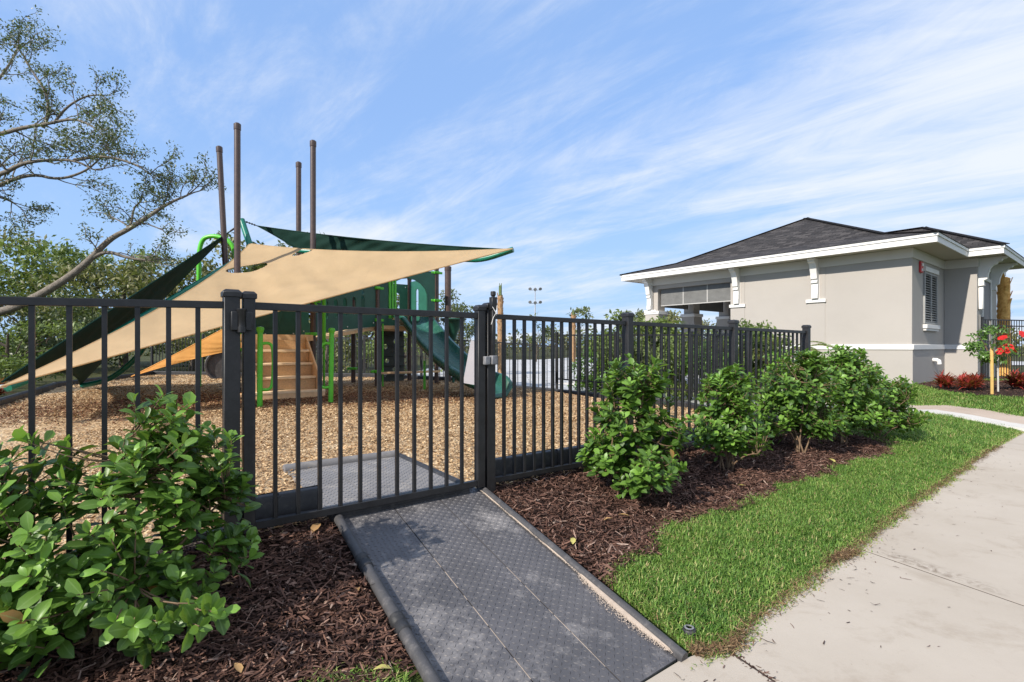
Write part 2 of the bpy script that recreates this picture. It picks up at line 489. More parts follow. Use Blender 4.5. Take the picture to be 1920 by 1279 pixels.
tag(sq_sheet('mulch_bed', list(np.arange(-5, 5.9, .1)), lambda s: -.12, lambda s: q_mulch(s) + .06, 16, M_MULCH, .004, 'structure'),
    'dark shredded mulch bed along the fence', 'planting bed')
tag(sq_sheet('lawn_strip', list(np.arange(-5, 5.85, .15)), lambda s: q_mulch(s) - .02, lambda s: q_edge(s) + .03, 8, M_LAWN, -.004, 'structure'),
    'narrow grass strip between mulch bed and sidewalk', 'lawn')
E_NEAR, E_JOINT, E_FAR = 11.48, 12.08, 13.25
def efun(x, y): return x * DV.x + y * DV.y
lx = dense(2.5, 24, .2); ly = dense(3.5, 24, .2)
def keep_lawn_a(x, y):
    s, q = sq(x, y); return (s > 5.6) & (q < q_edge(s) + .02) & (q > -2.2) & (efun(x, y) < E_NEAR + .15)
MB_POLY = [(10.62, 13.5), (10.35, 12.9), (10.15, 12.1), (10.2, 11.2), (10.9, 10.75), (12.2, 11.2), (14.2, 12.6), (15.5, 14.4), (14.6, 14.9), (13.6, 14.9), (13.0, 15.4)]
def keep_lawn_b(x, y):
    e = efun(x, y); n = (x - BC.x) * NV.x + (y - BC.y) * NV.y
    return (e > E_FAR - .15) & (e < 16.9) & (n > -12) & (n < 5) | (e >= 16.9) & (n < -.0) & (n > -12) & (e < 27)
sheet('lawn', lx, ly, M_LAWN, lambda x, y: keep_lawn_a(x, y) | keep_lawn_b(x, y), -.004)
sheet('mulch_bed', dense(9.6, 16, .12), dense(10.4, 16, .12), M_MULCH, lambda x, y: inpoly(x, y, MB_POLY), .012)

PLAY = [tuple(fp(-6.2, -.05).xy), tuple(fp(5.3, -.05).xy), (3.95, 6.85), (3.5, 10.2), (1.1, 13.0), (-4.5, 15.4), (-11.5, 16.4), (-10.3, 11.6), (-8.1, 8.0), (-6.9, 4.0)]
sheet('play_surface', dense(-12, 5, .16), dense(-1.5, 17, .16), M_CHIPS, lambda x, y: inpoly(x, y, PLAY), .004, jitter=.012)
DECK = [(4.2, 7.2), (3.7, 10.3), (1.25, 13.2), (-4.4, 15.7), (-4.6, 47), (34, 47), (34, 27), (17, 27), (9, 20), (6.2, 14.6), (5.6, 9.4)]
sheet('pool_deck', dense(-6, 36, .7), dense(7, 50, .7), M_DECK, lambda x, y: inpoly(x, y, DECK), .012)

# ------------------------------------------------------------------ sidewalk slabs and the crossing path
JD = Vector((.42, -.907, 0)).normalized()
def edge_pt(s): return fp(s, float(q_edge(s)))
J1S = sq(2.37, 3.39)[0]
joints = [J1S - 5.4, J1S - 3.56, J1S - 1.78, J1S, J1S + 5.5, J1S + 9.5, J1S + 13]
sw = MB()
for a, b in zip(joints[:-1], joints[1:]):
    ss = np.linspace(a + .0065, b - .0065, 9)
    top = [edge_pt(s) for s in ss]
    w = 2.1
    poly = [(p.x, p.y) for p in top] + [(p.x + JD.x * w, p.y + JD.y * w) for p in (top[-1], top[0])]
    sw.prism([poly], (0, 0, -.10), (1, 0, 0), (0, 1, 0), (0, 0, .104))
fill = MB()
for j in joints[1:-1]:
    p = edge_pt(j); fill.bar(p - ZV * .0035, p + JD * 2.1 - ZV * .0035, .02, .012)
tag(fill.build('path_joint', plain('joint_dirt', (.035, .024, .018), .95, .3, 30), None), 'dark dirt filled joints between the sidewalk slabs', 'joint', kind='structure')
tag(sw.build('sidewalk', M_CONC, None), 'pale concrete sidewalk slabs with dark joints', 'sidewalk', kind='structure')

def strip_path(e0, e1, n0, n1, mat, lab, dz):
    m = MB(); rows_t = []; 
    ns = np.arange(n0, n1 + .01, .5); pts = []
    for n in ns:
        r = []
        for e in (e0, e1):
            p = DV * e + NV * n; r.append(Vector((p.x, p.y, hz(p.x, p.y) + dz)))
        pts.append(r)
    top = pts; bot = [[p - ZV * .12 for p in r] for r in pts]
    m.grid([[r[0] - ZV * .12, r[0], r[1], r[1] - ZV * .12] for r in top])
    return tag(m.build('path', mat, None, smooth=False), lab, 'path', kind='structure')
strip_path(E_NEAR, E_JOINT - .012, .95, 12, M_CONC2, 'pale edge strip of the cross path', .035)
strip_path(E_JOINT + .012, E_FAR, .0, 12, M_CONC3, 'tan concrete cross path', .03)

# ------------------------------------------------------------------ scattered mulch, chips, grass
def ribbons(P, yaw, L, W, tilt, roll, bend, rows=3):
    """flat bent strips: P (n,3)"""
    n = len(P); d = np.stack([np.cos(yaw) * np.cos(tilt), np.sin(yaw) * np.cos(tilt), np.sin(tilt)], 1)
    sd = np.stack([-np.sin(yaw), np.cos(yaw), np.zeros(n)], 1)
    up = np.cross(d, sd)
    sd2 = sd * np.cos(roll)[:, None] + up * np.sin(roll)[:, None]; up2 = np.cross(d, sd2)
    V = np.zeros((n, rows * 2, 3)); ts = np.linspace(-.5, .5, rows)
    for i, t in enumerate(ts):
        taper = .55 + .45 * (1 - abs(2 * t)) if rows > 2 else 1
        c = P + d * (L * t)[:, None] - up2 * (bend * L * (4 * t * t))[:, None]
        V[:, 2 * i] = c - sd2 * (W * .5 * taper)[:, None]; V[:, 2 * i + 1] = c + sd2 * (W * .5 * taper)[:, None]
    base = (np.arange(n) * rows * 2)[:, None, None]
    f = np.array([[2 * i, 2 * i + 1, 2 * i + 3, 2 * i + 2] for i in range(rows - 1)])[None]
    return V.reshape(-1, 3), (base + f).reshape(-1, 4)

def scatter_sq(n, s0, s1, q0f, q1f):
    s = rng.uniform(s0, s1, n); u = rng.uniform(0, 1, n)
    q0 = q0f(s); q1 = q1f(s); q = q0 + (q1 - q0) * u
    x = P0.x + FX * s + FY * q; y = P0.y + FY * s - FX * q
    return x, y
RAMP_TR = Vector((-.205, 3.66, .342)); RAMP_TL = Vector((-1.035, 3.02, .337)); RD = Vector((.555, -.832, -.192)); RLEN = 1.743
def on_ramp(x, y, m=.0):
    a = RAMP_TL; w = (RAMP_TR - RAMP_TL); w.z = 0; wl = w.length; w.normalize(); r = Vector((RD.x, RD.y, 0)).normalized()
    det = w.x * r.y - w.y * r.x
    dx = x - a.x; dy = y - a.y
    i = (dx * r.y - dy * r.x) / det; j = (w.x * dy - w.y * dx) / det
    return (i > -m) & (i < wl + m) & (j > -.35) & (j < RLEN + .05)

def mulch_strips(name, n, xy, lo, hi):
    x, y = xy; k = ~on_ramp(x, y, .03); x, y = x[k], y[k]; n = len(x)
    z = hgt(x, y) + rng.uniform(.004, .028, n)
    L = rng.gamma(2.4, .017, n) + lo; L = np.minimum(L, hi)
    V, Fq = ribbons(np.stack([x, y, z], 1), rng.uniform(0, 6.283, n), L, rng.uniform(.004, .012, n), rng.normal(0, .28, n), rng.normal(0, .7, n), rng.normal(0, .12, n))
    rd = np.repeat(np.clip(rng.beta(1.6, 2.4, n), 0, 1), 6)
    o = np_mesh(name, V, [Fq], M_MSTRIP, attrs={'rnd': rd}, smooth=False)
    return o
wob = lambda s: .045 * np.sin(s * 4.1) + .035 * np.sin(s * 11 + 1) + .025 * np.sin(s * 23.7)
tag(mulch_strips('mulch', 34000, scatter_sq(34000, -4.6, -.4, lambda s: s * 0 - .1, lambda s: q_mulch(s) + .05 + wob(s)), .014, .11), 'shredded dark brown bark mulch left of the ramp', 'mulch', kind='stuff')
tag(mulch_strips('mulch', 36000, scatter_sq(36000, -.2, 5.85, lambda s: s * 0 - .1, lambda s: q_mulch(s) + .03 + wob(s)), .014, .10), 'shredded dark brown bark mulch right of the ramp', 'mulch', kind='stuff')
xx = rng.uniform(9.8, 15.5, 9000); yy = rng.uniform(10.6, 15.4, 9000); k = inpoly(xx, yy, MB_POLY)
tag(mulch_strips('mulch', 0, (xx[k], yy[k]), .02, .12), 'dark mulch around the red plants by the building', 'mulch', kind='stuff')

MATP = [(-1.08, 3.0), (-.2, 3.66), (-.98, 4.93), (-1.78, 4.22)]
def chips(n, x0, x1, y0, y1, lo, hi):
    x = rng.uniform(x0, x1, n); y = rng.uniform(y0, y1, n); k = inpoly(x, y, PLAY); x, y = x[k], y[k]; n = len(x)
    k = ~inpoly(x, y, MATP) | (rng.uniform(0, 1, n) < .015); x, y = x[k], y[k]; n = len(x)
    z = hgt(x, y) + rng.uniform(.01, .032, n)
    L = rng.uniform(lo, hi, n)
    V, Fq = ribbons(np.stack([x, y, z], 1), rng.uniform(0, 6.283, n), L, L * rng.uniform(.25, .6, n), rng.normal(0, .3, n), rng.normal(0, .35, n), rng.normal(0, .02, n), rows=2)
    return V, Fq, np.repeat(rng.beta(2, 2, n), 4)
parts_ = [chips(150000, -5, 4, 1.8, 7.5, .010, .031), chips(110000, -9, 4, 7.0, 12, .014, .038), chips(36000, -11.5, 3.5, 11.5, 16.5, .022, .05)]
off = 0; Vs = []; Fs = []; Rs = []
for V, Fq, r_ in parts_:
    Vs.append(V); Fs.append(Fq + off); Rs.append(r_); off += len(V)
tag(np_mesh('wood_chips', np.concatenate(Vs), [np.concatenate(Fs)], M_CHIP, attrs={'rnd': np.concatenate(Rs)}, smooth=False), 'tan engineered wood chips covering the play area', 'wood chips', kind='stuff')

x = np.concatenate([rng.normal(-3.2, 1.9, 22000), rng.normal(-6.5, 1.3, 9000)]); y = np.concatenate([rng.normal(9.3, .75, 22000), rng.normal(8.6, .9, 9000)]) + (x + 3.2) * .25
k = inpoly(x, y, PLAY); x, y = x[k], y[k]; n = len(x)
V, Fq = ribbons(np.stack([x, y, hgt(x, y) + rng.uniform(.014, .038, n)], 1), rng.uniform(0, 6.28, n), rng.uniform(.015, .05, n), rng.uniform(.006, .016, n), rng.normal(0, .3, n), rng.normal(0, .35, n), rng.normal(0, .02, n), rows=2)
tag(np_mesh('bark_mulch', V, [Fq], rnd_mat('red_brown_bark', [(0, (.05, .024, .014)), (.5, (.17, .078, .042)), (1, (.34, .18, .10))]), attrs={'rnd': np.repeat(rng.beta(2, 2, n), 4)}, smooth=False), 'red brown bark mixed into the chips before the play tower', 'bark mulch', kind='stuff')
def blades(x, y, L, W, lean):
    n = len(x); z = hgt(x, y) - .004; yaw = rng.uniform(0, 6.283, n); P = np.stack([x, y, z], 1)
    d = np.stack([np.cos(yaw), np.sin(yaw), np.zeros(n)], 1); sd = np.stack([-np.sin(yaw), np.cos(yaw), np.zeros(n)], 1); up = np.array([0, 0, 1.])
    V = np.zeros((n, 5, 3))
    ln = lean[:, None]
    mid = P + up * (L * np.cos(lean * .5) * .55)[:, None] + d * (L * .55 * np.sin(lean * .5))[:, None]
    tip = mid + up * (L * .5 * np.cos(lean * 1.45))[:, None] + d * (L * .5 * np.sin(lean * 1.45))[:, None]
    V[:, 0] = P - sd * (W / 2)[:, None]; V[:, 1] = P + sd * (W / 2)[:, None]
    V[:, 2] = mid - sd * (W * .45)[:, None]; V[:, 3] = mid + sd * (W * .45)[:, None]; V[:, 4] = tip
    b = (np.arange(n) * 5)[:, None]
    return V.reshape(-1, 3), b + np.array([[0, 1, 3, 2]]), b + np.array([[2, 3, 4]])
def vnoise(x, y, f, seed):
    r = np.random.default_rng(seed); o = 0
    for k in range(6):
        a = r.uniform(0, 6.28); ff = f * (1 + .7 * k); o = o + np.sin(x * np.cos(a) * ff + y * np.sin(a) * ff + r.uniform(0, 6.28)) / (1 + .5 * k)
    return o / 2.2
M_GRASS = None
def grass_mat():
    n = N('grass_blades')
    c = n.ramp(n.attr('rnd'), [(0, (.042, .105, .018)), (.33, (.115, .235, .038)), (.60, (.215, .345, .068)), (.80, (.37, .43, .13)), (.95, (.47, .40, .18)), (1, (.33, .22, .11))])
    n.fin(c, .55, None, .35)
    tr = n.new('ShaderNodeBsdfTranslucent'); n.link(n.mix(c, (.3, .4, .03), .3), tr.inputs['Color'])
    mx = n.new('ShaderNodeMixShader'); mx.inputs[0].default_value = .3
    n.link(n.b.outputs[0], mx.inputs[1]); n.link(tr.outputs[0], mx.inputs[2]); n.link(mx.outputs[0], n.out.inputs['Surface'])
    return n.m
M_GRASS = grass_mat()
def grass(name, x, y, lo, hi, w, edge, label, leanm=.95):
    """edge: 0 inside .. 1 at dry edge"""
    n = len(x); L = rng.uniform(lo, hi, n) * (1 + .25 * vnoise(x, y, 7, 3)) * (1 - .35 * edge)
    V, Q, T = blades(x, y, np.abs(L), rng.uniform(.7, 1.3, n) * w, np.clip(rng.normal(leanm, .40, n) + edge * .25, .1, 1.5))
    rd = np.clip(rng.normal(.42, .17, n) + .10 * vnoise(x, y, 3.2, 9) + .05 * vnoise(x, y, 11, 4) + edge * rng.uniform(0, .62, n), 0, 1)
    straw = rng.uniform(0, 1, n) < .085; rd[straw] = rng.uniform(.8, 1, straw.sum())
    o = np_mesh(name, V, [Q, T], M_GRASS, attrs={'rnd': np.repeat(rd, 5)})
    return tag(o, label, 'grass', kind='stuff')
def strip_grass(n, s0, s1):
    s = rng.uniform(s0, s1, n); u = rng.uniform(0, 1, n)
    q0 = q_mulch(s) - .03 + wob(s) * .6 + np.random.default_rng(3).normal(0, .022, n); q1 = q_edge(s) + .045 + .014 * np.sin(s * 7) + .014 * np.sin(s * 17.3) + rng.normal(0, .022, n)
    q = q0 + (q1 - q0) * u
    x = P0.x + FX * s + FY * q; y = P0.y + FY * s - FX * q
    edge = np.clip(1 - (q1 - q) / .15, 0, 1) + .8 * np.clip(1 - (q - q0) / .08, 0, 1)
    k = ~on_ramp(x, y, .07)
    # dry ring beside the ramp edge
    k2 = on_ramp(x, y, .17); edge = np.clip(edge + .75 * k2 * rng.uniform(0, 1, n), 0, 1)
    return x[k], y[k], edge[k]
x1, y1, e1 = strip_grass(105000, -.1, 5.75)
grass('grass', x1, y1, .024, .052, .0055, e1, 'green turf strip right of the ramp')
x1, y1, e1 = strip_grass(44000, -4.6, -.5)
grass('grass', x1, y1, .03, .075, .0058, e1, 'turf corner left of the ramp foot')
def area_grass(n, x0, x1, y0, y1, keep):
    x = rng.uniform(x0, x1, n); y = rng.uniform(y0, y1, n); k = keep(x, y); return x[k], y[k]
x1, y1 = area_grass(190000, 3.6, 9.0, 4.8, 11.0, lambda x, y: keep_lawn_a(x, y) & (x < 1.02 * y + .6))
s_, q_ = sq(x1, y1); ed = np.clip(1 - (q_edge(s_) + .03 - q_) / .14, 0, 1)
grass('grass', x1, y1, .035, .075, .0065, ed, 'lawn corner between mulch bed, path and sidewalk')
x1, y1 = area_grass(150000, 5.5, 16, 8.5, 15.5, lambda x, y: keep_lawn_b(x, y) & ~inpoly(x, y, MB_POLY) & (x < 1.1 * y + .5))
grass('grass', x1, y1, .04, .085, .010, x1 * 0, 'lawn between the path and the building')

# ------------------------------------------------------------------ debris on the sidewalk, dry leaves
n = 240; s = rng.uniform(-.2, 7, n); d = rng.gamma(1.0, .20, n); q = q_edge(s) + .02 + d
x = P0.x + FX * s + FY * q; y = P0.y + FY * s - FX * q
V, Fq = ribbons(np.stack([x, y, np.full(n, .0085)], 1), rng.uniform(0, 6.28, n), rng.gamma(2, .009, n) + .006, rng.uniform(.002, .006, n), rng.normal(0, .05, n), rng.normal(0, .2, n), rng.normal(0, .1, n))
tag(np_mesh('debris', V, [Fq], M_MSTRIP, attrs={'rnd': np.repeat(rng.beta(1.2, 3, n), 6)}, smooth=False), 'mulch bits and grass clippings on the sidewalk', 'debris', kind='stuff')
n = 4300; s = np.concatenate([rng.normal(.12, .16, 600), rng.normal(1.75, .10, 500), rng.uniform(-.1, 7.5, 3200)]); q = q_edge(s) + .012 + rng.normal(.0, .026, n) + .02 * np.sin(s * 9) * np.sin(s * 3.1)
x = P0.x + FX * s + FY * q; y = P0.y + FY * s - FX * q; k = ~on_ramp(x, y, .05); x, y = x[k], y[k]; n = len(x)
V, Fq = ribbons(np.stack([x, y, rng.uniform(.008, .03, n)], 1), rng.uniform(0, 6.28, n), rng.gamma(2, .012, n) + .012, rng.uniform(.002, .005, n), rng.normal(0, .4, n), rng.normal(0, .4, n), rng.normal(0, .2, n))
tag(np_mesh('debris', V, [Fq], rnd_mat('dead_grass', [(0, (.06, .035, .02)), (.5, (.2, .12, .06)), (1, (.36, .26, .14))]), attrs={'rnd': np.repeat(rng.beta(1.6, 2, n), 6)}, smooth=False), 'clumps of dead grass at the sidewalk edge', 'debris', kind='stuff')
# dirt left in the slab joint
n = 300; t = rng.uniform(0, 1.9, n) ** 1.0; e0 = edge_pt(J1S - 1.78)
x = e0.x + JD.x * t + rng.normal(0, .012, n); y = e0.y + JD.y * t + rng.normal(0, .012, n)
V, Fq = ribbons(np.stack([x, y, np.full(n, .006)], 1), rng.uniform(0, 6.28, n), rng.gamma(2, .008, n) + .006, rng.uniform(.003, .008, n), rng.normal(0, .1, n), rng.normal(0, .2, n), rng.normal(0, .1, n))
tag(np_mesh('debris', V, [Fq], M_MSTRIP, attrs={'rnd': np.repeat(rng.beta(1.2, 3, n), 6)}, smooth=False), 'dark dirt lying along the sidewalk joint', 'debris', kind='stuff')
# ------------------------------------------------------------------ rubber ramp, inner mat
def rubber_mat():
    n = N('dusty_grey_rubber')
    c = n.ramp(n.noise(2.2, 6, .65), [(.3, (.064, .062, .066)), (.7, (.110, .105, .110))])
    d = n.ramp(n.noise(3.1, 9, .78), [(.52, (0, 0, 0)), (.70, (1, 1, 1))])
    c = n.mix(c, (.42, .39, .37), n.math('MULTIPLY', d, .5))
    d2 = n.ramp(n.noise(60, 4, .7), [(.6, (0, 0, 0)), (.75, (1, 1, 1))]); c = n.mix(c, (.30, .28, .27), n.math('MULTIPLY', d2, .35))
    r = n.math('ADD', n.math('MULTIPLY', n.noise(6, 4), .3), .33)
    return n.fin(c, r, n.bump(n.noise(300, 3), .25, .002), .45)
M_RUB = rubber_mat()
M_RUB2 = plain('grey_rubber_inner', (.185, .178, .178), .7, .15, 3, .2, 200, .3, dirt=(.42, .38, .33))
M_CURB = plain('black_border_plastic', (.028, .028, .03), .5, .25, 6, .15, 120, .4, dirt=(.12, .11, .10))
M_PIPE = plain('grey_black_pipe', (.062, .060, .062), .5, .2, 9, .25, 90, .4, dirt=(.22, .20, .19))
M_SAND = plain('spilled_sand', (.44, .36, .29), .95, .15, 30, .5, 250, .1)

def tread_panel(o, u, v, w, L, th, pitch, lz, name, mat, parent):
    """slab with raised lozenges; o corner, u across (unit), v along (unit)"""
    nn = u.cross(v).normalized()
    if nn.z < 0: nn = -nn
    m = MB(); c = o + u * w / 2 + v * L / 2 - nn * th / 2
    m.obox(c, u * w / 2, v * L / 2, nn * th / 2)
    a = int(w / pitch); b = int(L / pitch)
    for i in range(a):
        for j in range(b):
            p = o + u * ((i + .5) * w / a) + v * ((j + .5) * L / b)
            ang = .78 if (i + j) % 2 else -.78
            d = u * math.cos(ang) + v * math.sin(ang); e = nn.cross(d)
            l = lz * random.uniform(.85, 1.1); q = l * .24
            m.add([p - d * l, p - e * q, p + d * l, p + e * q, p + nn * .0032 - d * l * .35, p + nn * .0032 + d * l * .35],
                  [(0, 1, 4), (1, 5, 4), (1, 2, 5), (2, 3, 5), (3, 4, 5), (3, 0, 4)])
    return m.build(name, mat, parent, smooth=False)

ramp = thing('entrance_ramp', 'grey rubber diamond tread ramp of three boards leading up to the black gate', 'ramp', (RAMP_TL.x, RAMP_TL.y, .3))
u = (RAMP_TR - RAMP_TL); W = u.length; u.normalize(); v = RD.normalized()
gap = .007; pw = (W - .09 - 2 * gap) / 3
TOPEXT = .06
for k in range(3):
    o = RAMP_TL + u * (.045 + k * (pw + gap)) - v * TOPEXT
    tread_panel(o, u, v, pw, RLEN + TOPEXT, .022, .027, .0125, 'tread_board', M_RUB, ramp)
# solid core under the boards: fills down to the bed
m = MB(); nn = u.cross(v); nn = nn if nn.z > 0 else -nn
m.obox(RAMP_TL + u * W / 2 + v * (RLEN / 2 - .03) - nn * .065, u * (W / 2 - .03), v * (RLEN / 2), nn * .04)
m.build('underlay', M_CURB, ramp)
# left edge: round pipe with couplings; right edge: rounded curb
lp = RAMP_TL + u * .008 + nn * .012
edge = MB(); edge.tube([lp - v * .03, lp + v * .6, lp + v * (RLEN + .02)], .028, 14)
e = edge.build('edge_pipe', M_PIPE, ramp)
for t in (.50, 1.00, 1.50):
    c = MB(); p = lp + v * t
    c.tube([p - v * .055, p - v * .05, p - v * .012, p - v * .006, p + v * .006, p + v * .012, p + v * .05, p + v * .055], .034, 14, radii=[.029, .034, .034, .030, .030, .034, .034, .029])
    c.build('coupling', M_CURB, e)
rp = RAMP_TR - u * .012 + nn * .006
m = MB(); prof = [(-.024, -.04), (-.024, .006), (-.017, .019), (-.004, .025), (.010, .022), (.020, .010), (.024, -.05)]
m.prism([prof], rp - v * .04, u, nn, v * (RLEN + .06)); m.build('edge_curb', M_PIPE, ramp)
# sand drifted along the right curb
m = MB(); k = 150; pts0 = []; 
for i in range(k + 1):
    t = i / k * RLEN * .985
    wd = .002 + .004 * math.sin(t * 9) ** 2 + (.030 * max(0, math.sin((t - 1.1) / .60 * math.pi)) ** .8 if t > 1.1 else 0)
    p = rp - u * .022 + v * t + nn * .0015
    pts0.append([p + nn * .006, p - u * wd * .5 + nn * .005, p - u * wd + nn * -.001])
m.grid(pts0)
for i in range(2600):
    t = random.uniform(.02, RLEN * .985) if random.random() < .4 else random.uniform(1.1, 1.7)
    wmax = .014 + (.066 * max(0, math.sin((t - 1.08) / .64 * math.pi)) ** .8 if t > 1.08 else 0)
    x_ = min(1, abs(random.gauss(0, .45))) * wmax; p = rp - u * (.022 + x_) + v * t + nn * .0035
    g = random.uniform(.002, .0055) * (1 - .35 * x_ / wmax); a = random.uniform(0, 3.14); e1 = (u * math.cos(a) + v * math.sin(a)) * g; e2 = (v * math.cos(a) - u * math.sin(a)) * g * .7
    m.add([p - e1, p - e2, p + e1, p + e2, p + nn * g * .6], [(0, 1, 4), (1, 2, 4), (2, 3, 4), (3, 0, 4)])
for k in (1, 2):
    o = RAMP_TL + u * (.045 + k * (pw + gap) - gap / 2) - nn * .006
    t = .35 + .25 * k
    while t < RLEN - .12:
        l = random.uniform(.03, .16); m.bar(o + v * t, o + v * (t + l), gap * random.uniform(.5, .95), .008, side=u); t += l + random.uniform(.0, .07)
tag(m.build('sand', M_SAND, None, origin=rp), 'pale sand washed along the right curb of the ramp', 'sand', kind='stuff')

# threshold and inner mat
mat_ = thing('inner_ramp_mat', 'worn grey rubber mat on the wood chips just inside the gate', 'mat', (-.9, 3.9, .33))
A = fp(s_of(628) + .02, -.05, .362); Bp = fp(s_of(889), -.05, .362)
far_l = Vector((-1.70, 4.19, .352)); far_r = Vector((-1.02, 4.86, .352))
u2 = (Bp - A).normalized(); W2 = (Bp - A).length
v2 = ((far_l - A) + (far_r - Bp)).normalized(); L2 = .5 * ((far_l - A).length + (far_r - Bp).length)
v2 = (v2 - u2 * v2.dot(u2) * .55).normalized()
A = A - u2 * .03
pw2 = (W2 - .012) / 3
for k in range(3):
    tread_panel(A + u2 * k * (pw2 + .006) + v2 * .10, u2, v2, pw2, L2 - .13, .03, .03, .011, 'tread_board', M_RUB2, mat_)
n2 = u2.cross(v2); n2 = n2 if n2.z > 0 else -n2
m = MB()
for k in range(7): m.obox(A + u2 * W2 / 2 + v2 * (-.035 + k * .0185) + n2 * .002, u2 * W2 / 2, v2 * .0062, n2 * .012)
m.obox(A + u2 * W2 / 2 + v2 * .03 - n2 * .02, u2 * W2 / 2, v2 * .075, n2 * .012)
m.build('ribbed_threshold', M_CURB, mat_)
m = MB(); a = A + v2 * (L2 + .0) - u2 * .02; m.tube([a, a + u2 * (W2 + .04)], .05, 12); m.build('end_bumper', M_RUB2, mat_)
m = MB(); a = A + u2 * (W2 + .03); m.tube([a + v2 * .02 - n2 * .015, a + v2 * (L2 + .03) - n2 * .015], .035, 10); m.build('side_bumper', M_CURB, mat_)

# ------------------------------------------------------------------ black border timbers along the fences
def border(name, p0, p1, w, h, label, pockets=True):
    p0, p1 = Vector(p0), Vector(p1); c = (p0 + p1) / 2
    t = thing(name, label, 'edging', c, 'black border timbers round the play area')
    d = (p1 - p0).normalized(); sd = Vector((-d.y, d.x, 0))
    m = MB(); m.prism([[(-w / 2, -.03), (-w / 2, h * .86), (-w * .32, h), (w * .32, h), (w / 2, h * .86), (w / 2, -.03)]], p0, sd, ZV, p1 - p0)
    m.build('body', M_CURB, t, bevel=.006)
    for q in ((p0 + d * .02), (p1 - d * .02)):
        m = MB(); m.lathe([(w * .46, 0), (w * .46, h + .004), (w * .36, h + .012)], q + ZV * -.02, 14)
        m.build('end_socket', M_CURB, t)
    return t
def bseg(s0, s1, label, q=-.15):
    a = fp(s0, q); b = fp(s1, q); a.z = hz(a.x, a.y) + .01; b.z = hz(b.x, b.y) + .01
    border('border_timber', a, b, .09, .19, label)
bseg(s_of(430), s_of(526), 'short black border timber behind the hinge end of the gate')
bseg(s_of(532), s_of(612), 'stubby black border timber ending beside the inner mat')
ss = [s_of(933), s_of(1062), s_of(1062) + 1.22, s_of(1062) + 2.44, s_of(1062) + 3.6]
for i, (a, b) in enumerate(zip(ss[:-1], ss[1:])):
    bseg(a + .01, b - .01, ['black border timber just right of the gate latch post', 'black border timber behind the first right shrub', 'black border timber behind the second right shrub', 'black border timber at the far end of the front fence'][i])
# ------------------------------------------------------------------ black aluminium fences and gate
def black_mat():
    n = N('black_powder_coat')
    c = n.ramp(n.noise(14, 5, .7), [(.35, (.010, .010, .011)), (.7, (.022, .022, .024))])
    d = n.ramp(n.noise(90, 5, .75), [(.62, (0, 0, 0)), (.76, (1, 1, 1))])
    c = n.mix(c, (.16, .155, .15), n.math('MULTIPLY', d, .35))
    return n.fin(c, n.math('ADD', n.math('MULTIPLY', n.noise(20, 4), .25), .30), n.bump(n.noise(260, 2), .12, .001), .5)
M_BLK = black_mat()
M_LATCH = plain('grey_latch_plastic', (.20, .20, .21), .5, .3, 30, .2, 200, .4)
M_WHITE_TIE = plain('white_tie', (.65, .63, .6), .6, .1, 20)

def zr(s):   # top rail centre height
    return 1.578 - .006 * max(s, 0) + (.028 * (s + 1.5) if s < -1.5 else 0)
def zb(s): return zr(s) - 1.178

def post(parent, base, top, w, name='post', cap=True, d=None):
    d = d or FV; e = Vector((-d.y, d.x, 0))
    m = MB(); h = top - base.z
    m.obox(base + ZV * h / 2, d * w / 2, e * w / 2, ZV * h / 2)
    o = m.build(name, M_BLK, parent, bevel=.0025)
    if cap:
        m = MB(); c = base + ZV * (h - .004); a = w / 2 + .007; b = w / 2 - .006
        vs = [];
        for k, (z, r) in enumerate(((0, a), (.026, a), (.040, b))):
            vs += [c + d * r * i + e * r * j + ZV * z for i, j in ((-1, -1), (1, -1), (1, 1), (-1, 1))]
        fs = [(0, 3, 2, 1), (8, 9, 10, 11)]
        for k in (0, 4):
            for i in range(4): fs.append((k + i, k + (i + 1) % 4, k + 4 + (i + 1) % 4, k + 4 + i))
        m.add(vs, fs); m.build('cap', M_BLK, o, bevel=.002)
    return o

def run(parent, s0, s1, n=None, step=.1225, offset=None, rail=.034, q=0.0):
    """rails and pickets between two positions on the front fence line"""
    for f, nm in ((zr, 'top_rail'), (zb, 'bottom_rail')):
        m = MB(); m.bar(fp(s0, q, f(s0)), fp(s1, q, f(s1)), rail, rail + .002); m.build(nm, M_BLK, parent, bevel=.002)
    if n is None: n = max(1, round((s1 - s0) / step) - 1)
    for i in range(n):
        s = s0 + (s1 - s0) * (i + 1) / (n + 1) if offset is None else offset + i * step
        m = MB(); a = fp(s, q, zb(s) + rail / 2); b = fp(s, q, zr(s) - rail / 2)
        m.obox((a + b) / 2, FV * .0105, MV * .0105, ZV * (b.z - a.z) / 2)
        m.build('picket', M_BLK, parent)
def gz(s, q=0): p = fp(s, q); return hz(p.x, p.y)

s_l, s_r = s_of(433.5), s_of(917)
# left fence
tl = thing('picket_fence', 'black metal picket fence left of the gate, behind the big leafy shrub', 'fence', fp(s_l - .9, 0, .28))
for s in (s_l, s_l - 1.83, s_l - 3.66):
    p = fp(s); p.z = gz(s) - .05; post(tl, p, zr(s) + .045, .074)
def s_px_list(l): return [s_of(x) for x in l]
sp = s_of(371)
run(tl, s_l - 1.83 + .037, s_l - .037, n=13, step=.1235, offset=sp - 12 * .1235)
run(tl, s_l - 3.66 + .037, s_l - 1.83 - .037)
# right fence
tr = thing('picket_fence', 'black metal picket fence running right of the gate behind the row of shrubs', 'fence', fp(2.5, 0, .28))
rs = [s_r, s_of(1177), s_of(1375), s_of(1512)]
for k, s in enumerate(rs):
    p = fp(s); p.z = gz(s) - .05; post(tr, p, zr(s) + .06, .068 if k == 0 else .074)
for a, b in zip(rs[:-1], rs[1:]): run(tr, a + .037, b - .037, n=14)
